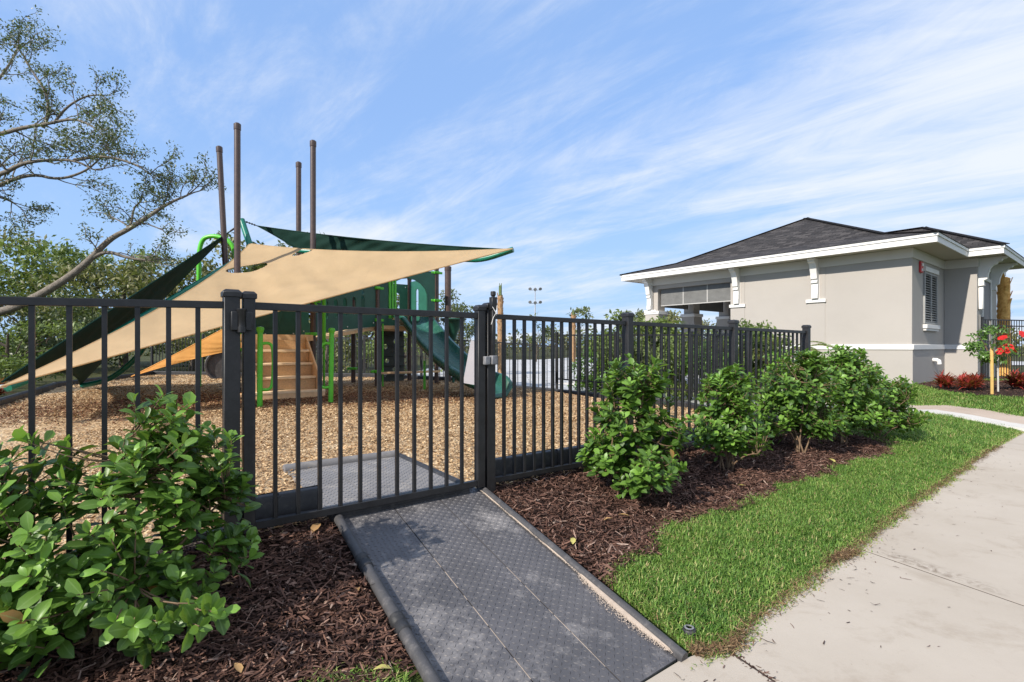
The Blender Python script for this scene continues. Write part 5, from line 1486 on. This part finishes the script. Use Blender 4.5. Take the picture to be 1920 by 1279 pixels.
T_ = [(-27, 25, 7.2, 8.5, 34, 5200, M_BG1, 'olive green bushy tree at the far left frame edge'), (-22, 27, 6.6, 7.5, 30, 5200, M_BG2, 'tall rounded green tree second from the left, behind the oak limb'),
      (-18.2, 24, 5.2, 6.0, 26, 4600, M_BG1, 'olive tree behind the left fence panel'), (-14.5, 27, 6.6, 6.5, 28, 4600, M_BG1, 'olive tree right behind the dark green sail'),
      (-10.8, 25, 6.4, 5.5, 24, 3600, M_OAK, 'thin dark leaved tree beside the leaning brown post'), (-8.4, 29, 5.6, 5.0, 20, 3000, M_BG1, 'small olive tree behind the play tower posts')]
for i, (x, y, h, w, nc, nl, mt, lb) in enumerate(T_): tree('tree', lb, x, y, h, w, nc, nl, .26, mt, 60 + i, .2, .12, BGG, rad=1.0)
tree('bush', 'dark bush low at the left behind the fence', -17.5, 19, 3.1, 6.0, 22, 4600, .17, M_OAK, 71, .1, .05, rad=.6, cat='bush')
tree('bush', 'sunlit green bush at the lower left beyond the edging', -12.3, 12.6, 1.9, 3.4, 16, 3000, .13, M_BG2, 72, .06, .05, rad=.4, cat='bush')
tree('bush', 'dark bush right behind the left back fence', -12.5, 20, 2.5, 5.5, 20, 3600, .16, M_OAK, 73, .1, .05, rad=.6, cat='bush')
tree('bush', 'pale olive bush behind the stairs', -7.0, 19.2, 1.9, 4.5, 16, 2600, .14, M_BG1, 74, .08, .05, rad=.5, cat='bush')
tree('bush', 'pale green bush behind the middle of the bridge', -4.2, 19.5, 1.7, 3.6, 14, 2200, .13, M_BG2, 75, .08, .05, rad=.45, cat='bush')
tree('bush', 'dense olive bush at the left frame edge under the oak limb', -20.5, 18.5, 3.6, 5.0, 22, 4200, .17, M_BG1, 77, .1, .03, rad=.6, cat='bush')
tree('bush', 'dark leafy bush filling in behind the left fence panel', -15.2, 17.6, 2.3, 4.6, 22, 4200, .15, M_OAK, 78, .08, .02, rad=.5, cat='bush')
tree('bush', 'low olive bush along the back fence left of the crawl tunnel', -10.6, 18.2, 1.7, 4.6, 18, 3200, .14, M_BG1, 79, .06, .02, rad=.45, cat='bush')
tree('bush', 'yellow green bush beyond the left edging, low at the frame edge', -11.0, 9.8, 1.2, 2.6, 14, 2400, .11, M_BG2, 80, .05, .02, rad=.32, cat='bush')
tree('tree', 'tree seen through the porch, left of its middle pillar', 10.3, 36, 3.9, 4.2, 18, 2000, .26, M_BG1, 81, .1, .1, 'trees seen through the porch', rad=.7)
tree('tree', 'tree seen through the porch, right of its middle pillar', 14.2, 37, 3.9, 4.4, 18, 2000, .26, M_BG1, 82, .1, .1, 'trees seen through the porch', rad=.7)
tree('young_tree', 'small round leaved tree behind the slide', -2.35, 21, 3.4, 2.3, 16, 1500, .14, M_OAK, 76, .05, .35, rad=.34)
# far hedge line beyond the pool fence
rh = np.random.default_rng(5); cent = []
for x in np.arange(-40, 60, 1.6):
    for k in range(3): cent.append([x + rh.normal(0, .8), 58 + rh.normal(0, 2), .6 + rh.uniform(.2, 2.2) + .5 * math.sin(x * .5)])
o = leafmesh(None, cent, 1.3, 14000, .42, M_BG1, rh, 'treeline', .8)
tag(o, 'low treeline far beyond the pool', 'treeline', kind='stuff')
for i, (x, y, h, w, lb) in enumerate(((1.9, 40, 3.6, 2.6, 'young thin tree far left of the braced palm'), (5.0, 38, 4.0, 2.0, 'young thin tree beside the short palm trunk'), (8.6, 36, 4.8, 2.6, 'young thin tree left of the pavilion roof'))):
    tree('young_tree', lb, x, y, h, w, 9, 260, .30, M_OAK, 90 + i, .05, .4, rad=.4)

# shrubs between the play fence and the building
PG = 'shrubs by the pool fence'
for i, (x, y, h, w, L, mt, lb) in enumerate(((3.0, 14.4, 2.15, 1.7, .13, M_BG2, 'bright green shrub behind the fence left of the porch'), (4.3, 13.8, 2.25, 1.7, .13, M_BG2, 'bright green shrub in front of the porch corner'),
        (5.4, 12.4, 1.95, 1.5, .11, M_BG2, 'green shrub below the porch pillar'), (4.4, 11.0, 1.25, 1.3, .11, M_LEAF, 'dark leafed shrub low behind the fence post'), (6.3, 13.0, 1.9, 1.6, .12, M_BG2, 'green shrub below the sun screen'),
        (5.3, 9.6, 1.2, 1.2, .10, M_LEAF, 'dark leafed shrub behind the fence end'), (3.0, 12.4, 1.3, 1.1, .11, M_OAK, 'dark spiky shrub on the pool side of the fence'), (2.2, 13.6, 1.15, 1.3, .10, M_LEAF, 'low dark green shrub against the corner of the back play fence'), (2.75, 13.1, 1.5, 1.2, .11, M_BG2, 'bright shrub second from the corner of the back play fence'), (3.7, 11.9, 1.45, 1.2, .11, M_BG2, 'bright shrub midway along the pool side fence'), (4.0, 15.8, 2.3, 2.2, .14, M_BG2, 'tall green shrub just left of the porch corner pillar'))):
    tree('bush', lb, x, y, h, w, 18, 2200, L, mt, 110 + i, .03, .08, PG, rad=.28, cat='bush')
M_FROND = leaf_mat('palm_frond', (.06, .10, .02), (.24, .30, .08), (.3, .3, .1), .5, .3)
def palm(label, x, y, h, nf, fl, seed, group=None, trunk_h=.2, bark=None, tr=.05):
    r = np.random.default_rng(seed); z0 = hz(x, y); root = thing('areca_palm', label, 'palm', (x, y, z0), group)
    st = MB(); P = []; D = []; Nn = []; L = []
    for k in range(nf):
        a = r.uniform(0, 6.28); el = r.uniform(.75, 1.45); b = np.array([x + r.normal(0, .06), y + r.normal(0, .06), z0 + trunk_h])
        ln = fl * r.uniform(.7, 1.15); o = np.array([math.cos(a), math.sin(a), 0]); pts = []; p = b.copy(); e = el
        for i in range(12):
            d = o * math.cos(e) + np.array([0, 0, 1]) * math.sin(e); p = p + d * ln / 12; pts.append(p.copy()); e -= .115 * (1 + i * .06)
            if i > 2:
                for sg in (-1, 1):
                    for h_ in (0, .5):
                        s = np.cross(d, o * .2 + np.array([0, 0, 1.])); s = unit(s) * sg
                        P.append(p - d * h_ * ln / 12); D.append(s * .8 + d * .75 + np.array([0, 0, .12])); Nn.append(np.array([0, 0, 1.]) + d * -.2 + r.normal(0, .1, 3)); L.append(ln * .33 * (1 - abs(i - 6) / 11))
        st.tube([Vector(b)] + [Vector(q) for q in pts], .008, 5, radii=list(np.linspace(.014, .004, 13)))
    st.tube([Vector((x, y, z0 - .05)), Vector((x, y, z0 + trunk_h + .05))], tr, 9); st.build('stems', M_STEM if bark is None else bark, root)
    P, D, Nn, L = map(np.array, (P, D, Nn, L)); n = len(P)
    V, Fq, rib = leaf_batch(P, D, Nn, L, L * .10 + .008, np.full(n, .5), np.full(n, .25), SROW, SWID)
    np_mesh('fronds', V, [Fq], M_FROND, root, {'rnd': np.repeat(np.clip(r.normal(.55, .2, n), 0, .93), 9), 'rib': np.clip(rib + .4, 0, 1)})
palm('feathery palm in front of the porch corner', 3.95, 14.9, 2, 18, 1.95, 201, PG, .7)
palm('feathery palm below the sun screen', 5.3, 14.2, 2, 16, 1.75, 202, PG, .6)
palm('low palm against the greige wall', 6.2, 11.9, 2, 16, 1.35, 203, PG, .7)
palm('feathery palm by the bracketed pillar', 6.1, 14.6, 2, 14, 1.6, 204, PG, .6)

# trimmed palm trunks
M_PALM = bark_mat('palm_bark', (.22, .12, .06), (.50, .32, .17))
M_PALM2 = bark_mat('orange_palm_bark', (.55, .24, .05), (.95, .58, .20))
def palm_trunk(label, x, y, ztop, r0, mat, seed, boots=.45, shoots=True):
    r = np.random.default_rng(seed); z0 = hz(x, y); root = thing('palm_trunk', label, 'palm', (x, y, z0), None)
    H = ztop - z0; m = MB(); prof = []
    for k in range(24):
        z = H * k / 23; prof.append((r0 * (1.12 - .12 * k / 23 + .04 * (k % 2)), z - .05))
    prof.append((r0 * .5, H)); m.lathe(prof, Vector((x, y, z0)), 14); m.build('trunk', mat, root)
    m = MB(); nb = 34
    for k in range(nb):
        a = k * 2.4; z = z0 + H * (1 - boots) + H * boots * k / nb; o = Vector((math.cos(a), math.sin(a), 0)); t = Vector((-o.y, o.x, 0))
        p = Vector((x, y, z)) + o * r0 * .9; m.add([p - t * r0 * .45, p + t * r0 * .45, p + t * r0 * .2 + o * r0 * .55 + ZV * r0 * 1.5, p - t * r0 * .2 + o * r0 * .55 + ZV * r0 * 1.5, p + ZV * r0 * .9], [(0, 1, 2, 3), (3, 2, 4)])
    m.build('leaf_bases', mat, root, smooth=False)
    if shoots:
        m = MB()
        for k in range(9):
            a = k * 2.2; o = Vector((math.cos(a), math.sin(a), 0)) * r0 * .35; b = Vector((x, y, z0 + H - .05)) + o
            m.tube([b, b + ZV * H * .16 * r.uniform(.7, 1.1) + o * .3], r0 * .22, 6, radii=[r0 * .25, r0 * .12])
        m.build('bound_fronds', M_FROND2, root)
M_FROND2 = plain('bound_green_fronds', (.13, .17, .06), .8, .3, 12)
palm_trunk('tall newly planted palm trunk with its fronds bound up, beyond the gate latch', (938 - 960) / 960 * 22, 22, 3.55, .115, M_PALM, 1, .5)
palm_trunk('short distant palm trunk with a green tip behind the fence', (1075 - 960) / 960 * 36, 36, 3.55, .15, M_PALM, 2, .35)
palm_trunk('orange brown palm trunk standing behind the right end of the building', (1882 - 960) / 960 * 17.6, 17.6, 3.75, .16, M_PALM2, 3, .9, False)

# hibiscus standard with stakes, red plants
hb = Vector((10.72, 11.45, 0)); hb.z = hz(hb.x, hb.y)
r = np.random.default_rng(77)
h_ = thing('hibiscus', 'small hibiscus tree with big red flowers in front of the black fence', 'tree', hb)
m = MB(); m.tube([hb - ZV * .03, hb + Vector((.01, .01, .5)), hb + ZV * .85], .018, 8); 
for k in range(9):
    a = k * 2.4; e = hb + Vector((math.cos(a) * .3, math.sin(a) * .3, 1.05 + .04 * k)); m.tube([hb + ZV * (.7 + .015 * k), (hb + ZV * .8 + e) / 2 + ZV * .05, e], .006, 5)
m.build('trunk', M_STEM, h_)
cent = [np.array(hb) + np.array([d[0] * .36 + .08, d[1] * .36, 1.08 + d[2] * .34]) for d in unit(r.normal(0, 1, (16, 3)))]
M_HIB = leaf_mat('hibiscus_leaves', (.03, .08, .015), (.15, .28, .06), (.2, .3, .1), .35, .3)
leafmesh(h_, cent, .17, 620, .10, M_HIB, r, 'crown')
M_PETAL = leaf_mat('red_petals', (.55, .012, .012), (.80, .03, .03), (.7, .05, .05), .5, .35)
def flower(c, nrm, s):
    nrm = unit(np.array(nrm, float)); a = unit(np.cross(nrm, [0, 0, 1.])); b = np.cross(nrm, a)
    P = []; D = []; Nn = []
    for k in range(6):
        an = k * 1.047; o = a * math.cos(an) + b * math.sin(an); P.append(np.array(c)); D.append(o * .9 + nrm * .35); Nn.append(nrm - o * .3)
    L = np.full(6, s); V, Fq, rib = leaf_batch(np.array(P), np.array(D), np.array(Nn), L, L * .95, np.full(6, .5), np.full(6, .12), LROW, np.array([.15, .7, 1, .95, .4]))
    return np_mesh('flower', V, [Fq], M_PETAL, h_, {'rnd': np.repeat(r.uniform(.2, .9, 6), 15), 'rib': rib * 0 + 1})
def fl_at(x, y, Y, n, s): flower(tuple(at(x, y, Y)), n, s)
fl_at(1888, 655, 11.12, (-.75, -.3, .55), .13); fl_at(1880, 634, 11.2, (-.6, -.2, .8), .09); fl_at(1875, 659, 11.15, (-.9, -.3, .3), .08); fl_at(1899, 656, 11.2, (.7, -.3, .6), .09); fl_at(1886, 628, 11.25, (.5, -.2, .9), .06); fl_at(1893, 648, 11.1, (.2, -.4, .9), .08); fl_at(1916, 627, 11.6, (.1, -.9, .4), .09)
for x, y, z1, rr, mt, lb in ((10.55, 11.25, 1.02, .030, plain('yellow_stake', (.52, .33, .10), .8, .15, 8), 'thick yellow wooden stake beside the hibiscus'), (10.92, 11.5, .82, .018, plain('grey_stake', (.45, .42, .38), .8, .15, 8), 'thin grey stake leaning behind the hibiscus')):
    m = MB(); z0 = hz(x, y); m.tube([Vector((x, y, z0 - .05)), Vector((x + .01, y + .02, z0 + z1 - .02)), Vector((x + .01, y + .02, z0 + z1))], rr, 10, radii=[rr, rr, rr * .7]); tag(m.build('stake', mt, None, origin=(x, y, z0)), lb, 'stake')
M_REDL = leaf_mat('red_bromeliad', (.10, .012, .012), (.42, .05, .04), (.5, .1, .06), .45, .25)
def bromeliad(x, y, s, lb, seed):
    r = np.random.default_rng(seed); z0 = hz(x, y); root = thing('red_plant', lb, 'plant', (x, y, z0), 'red leafed plants by the building')
    P = []; D = []; Nn = []; L = []
    for c in range(5):
        cx, cy = x + r.normal(0, .10), y + r.normal(0, .10)
        for k in range(30):
            a = k * 2.399 + c; el = r.uniform(.45, 1.5); o = np.array([math.cos(a), math.sin(a), 0])
            P.append([cx, cy, z0 + .04 + .16 * r.uniform()]); D.append(o * math.cos(el) + np.array([0, 0, math.sin(el)])); Nn.append(np.array([0, 0, 1.]) * math.cos(el) - o * math.sin(el)); L.append(s * r.uniform(.7, 1.1))
    P, D, Nn, L = map(np.array, (P, D, Nn, L)); n = len(P)
    V, Fq, rib = leaf_batch(P, D, Nn, L, L * .17, r.normal(.9, .3, n), np.full(n, .35), LROW, np.array([.7, .95, 1, .6, .05]))
    np_mesh('leaves', V, [Fq], M_REDL, root, {'rnd': np.repeat(np.clip(r.normal(.55, .22, n), 0, .93), 15), 'rib': np.clip(rib + .3, 0, 1)})
for k, (x, y, s, lb) in enumerate(((10.40, 12.25, .30, 'red leafed plant nearest the building corner'), (10.62, 11.95, .30, 'red leafed plant left of the yellow stake'), (10.95, 12.1, .28, 'small red leafed plant tucked behind the other two'),
        (11.72, 11.9, .36, 'red leafed plant right of the hibiscus stakes'), (12.15, 12.1, .34, 'red leafed plant at the right frame edge'))): bromeliad(x, y, s, lb, 300 + k)
bromeliad(-9.75, 9.6, .26, 'small red plant beyond the left edging', 310)

# dry leaves on the mulch
M_DRY = leaf_mat('dry_leaf', (.30, .15, .05), (.55, .33, .14), (.5, .35, .2), .7, .2)
M_YEL = leaf_mat('yellow_leaf', (.42, .38, .10), (.62, .55, .16), (.6, .55, .3), .6, .2)
def dry(x, y, Y, L, mt, lb, grp='fallen leaves on the mulch'):
    p = at(x, y, Y); z = hz(p.x, p.y); Yn = Y
    for _ in range(6): Yn = (CAMZ - z) * FPX / (y - HZ); p = at(x, y, Yn); z = hz(p.x, p.y) + .02
    a = random.uniform(0, 6.28)
    V, Fq, rib = leaf_batch(np.array([[p.x, p.y, z + .012]]), np.array([[math.cos(a), math.sin(a), .12]]), np.array([[.1, .1, 1.]]), np.array([L]), np.array([L * .5]), np.array([.6]), np.array([.35]))
    tag(np_mesh('fallen_leaf', V, [Fq], mt, None, {'rnd': np.full(15, random.uniform(.2, .9)), 'rib': rib}, origin=(p.x, p.y, z)), lb, 'leaf', grp)
for x, y, L, mt, lb in ((1160, 968, .08, M_DRY, 'curled tan dry leaf below the first right shrub'), (1148, 975, .07, M_DRY, 'brown dry leaf touching the curled one below the first right shrub'), (1075, 1012, .07, M_YEL, 'yellow leaf alone on the mulch right of the ramp'),
        (1398, 914, .09, M_YEL, 'pale yellow green leaf in front of the second right shrub'), (1552, 862, .10, M_YEL, 'round yellowing leaf under the third right shrub'), (600, 985, .10, M_DRY, 'big brown leaf curled under the gate bottom rail'),
        (415, 1103, .055, M_DRY, 'small tan leaf on the mulch beside the left shrub'), (672, 1112, .05, M_DRY, 'tan leaf next to the left ramp pipe'), (440, 1250, .06, M_DRY, 'tan leaf on the mulch at the bottom of the frame'), (10, 1262, .08, M_DRY, 'brown leaf at the bottom left corner'),
        (700, 1262, .07, M_YEL, 'yellow leaf in the turf left of the ramp foot')):
    dry(x, y, 3, L, mt, lb)

# sprinkler, light mast
p = at(1292, 1196, 2.4); p.z = hz(p.x, p.y)
t = thing('sprinkler_head', 'black pop-up sprinkler head with a pale ring in the turf by the ramp', 'sprinkler', p)
p = p - ZV * .012; m = MB(); m.lathe([(.034, -.05), (.034, .012), (.030, .018), (.010, .019)], p + ZV * .012, 18); m.build('body', M_CURB, t)
m = MB(); m.lathe([(.022, .0), (.023, .003), (.015, .004), (.014, .0)], p + ZV * .033, 18); m.build('ring', M_LATCH, t)
M_MAST = plain('galvanised_mast', (.42, .43, .45), .5, .1, 4, metal=.3)
t = thing('light_mast', 'distant sports light mast with two rows of lamps', 'light mast', (2.8, 62, .45))
m = MB(); m.tube([Vector((2.8, 62, .4)), Vector((2.8, 62, 8.6))], .06, 8, radii=[.10, .05]); m.build('pole', M_MAST, t)
m = MB(); [m.bar(Vector((2.15, 62, z)), Vector((3.45, 62, z)), .05, .05) for z in (6.6, 8.2)]; m.build('crossarm', M_MAST, t)
for z in (6.6, 8.2):
    for dx in (-.6, 0, .6):
        m = MB(); m.lathe([(.06, -.2), (.12, -.1), (.21, .14), (.21, .18), (.02, .18)], Vector((2.8 + dx, 61.9, z + .15 + .1 * abs(dx))), 12, axis=(.2 * dx, -.8, -.6)); m.build('lamp', M_MAST, t)
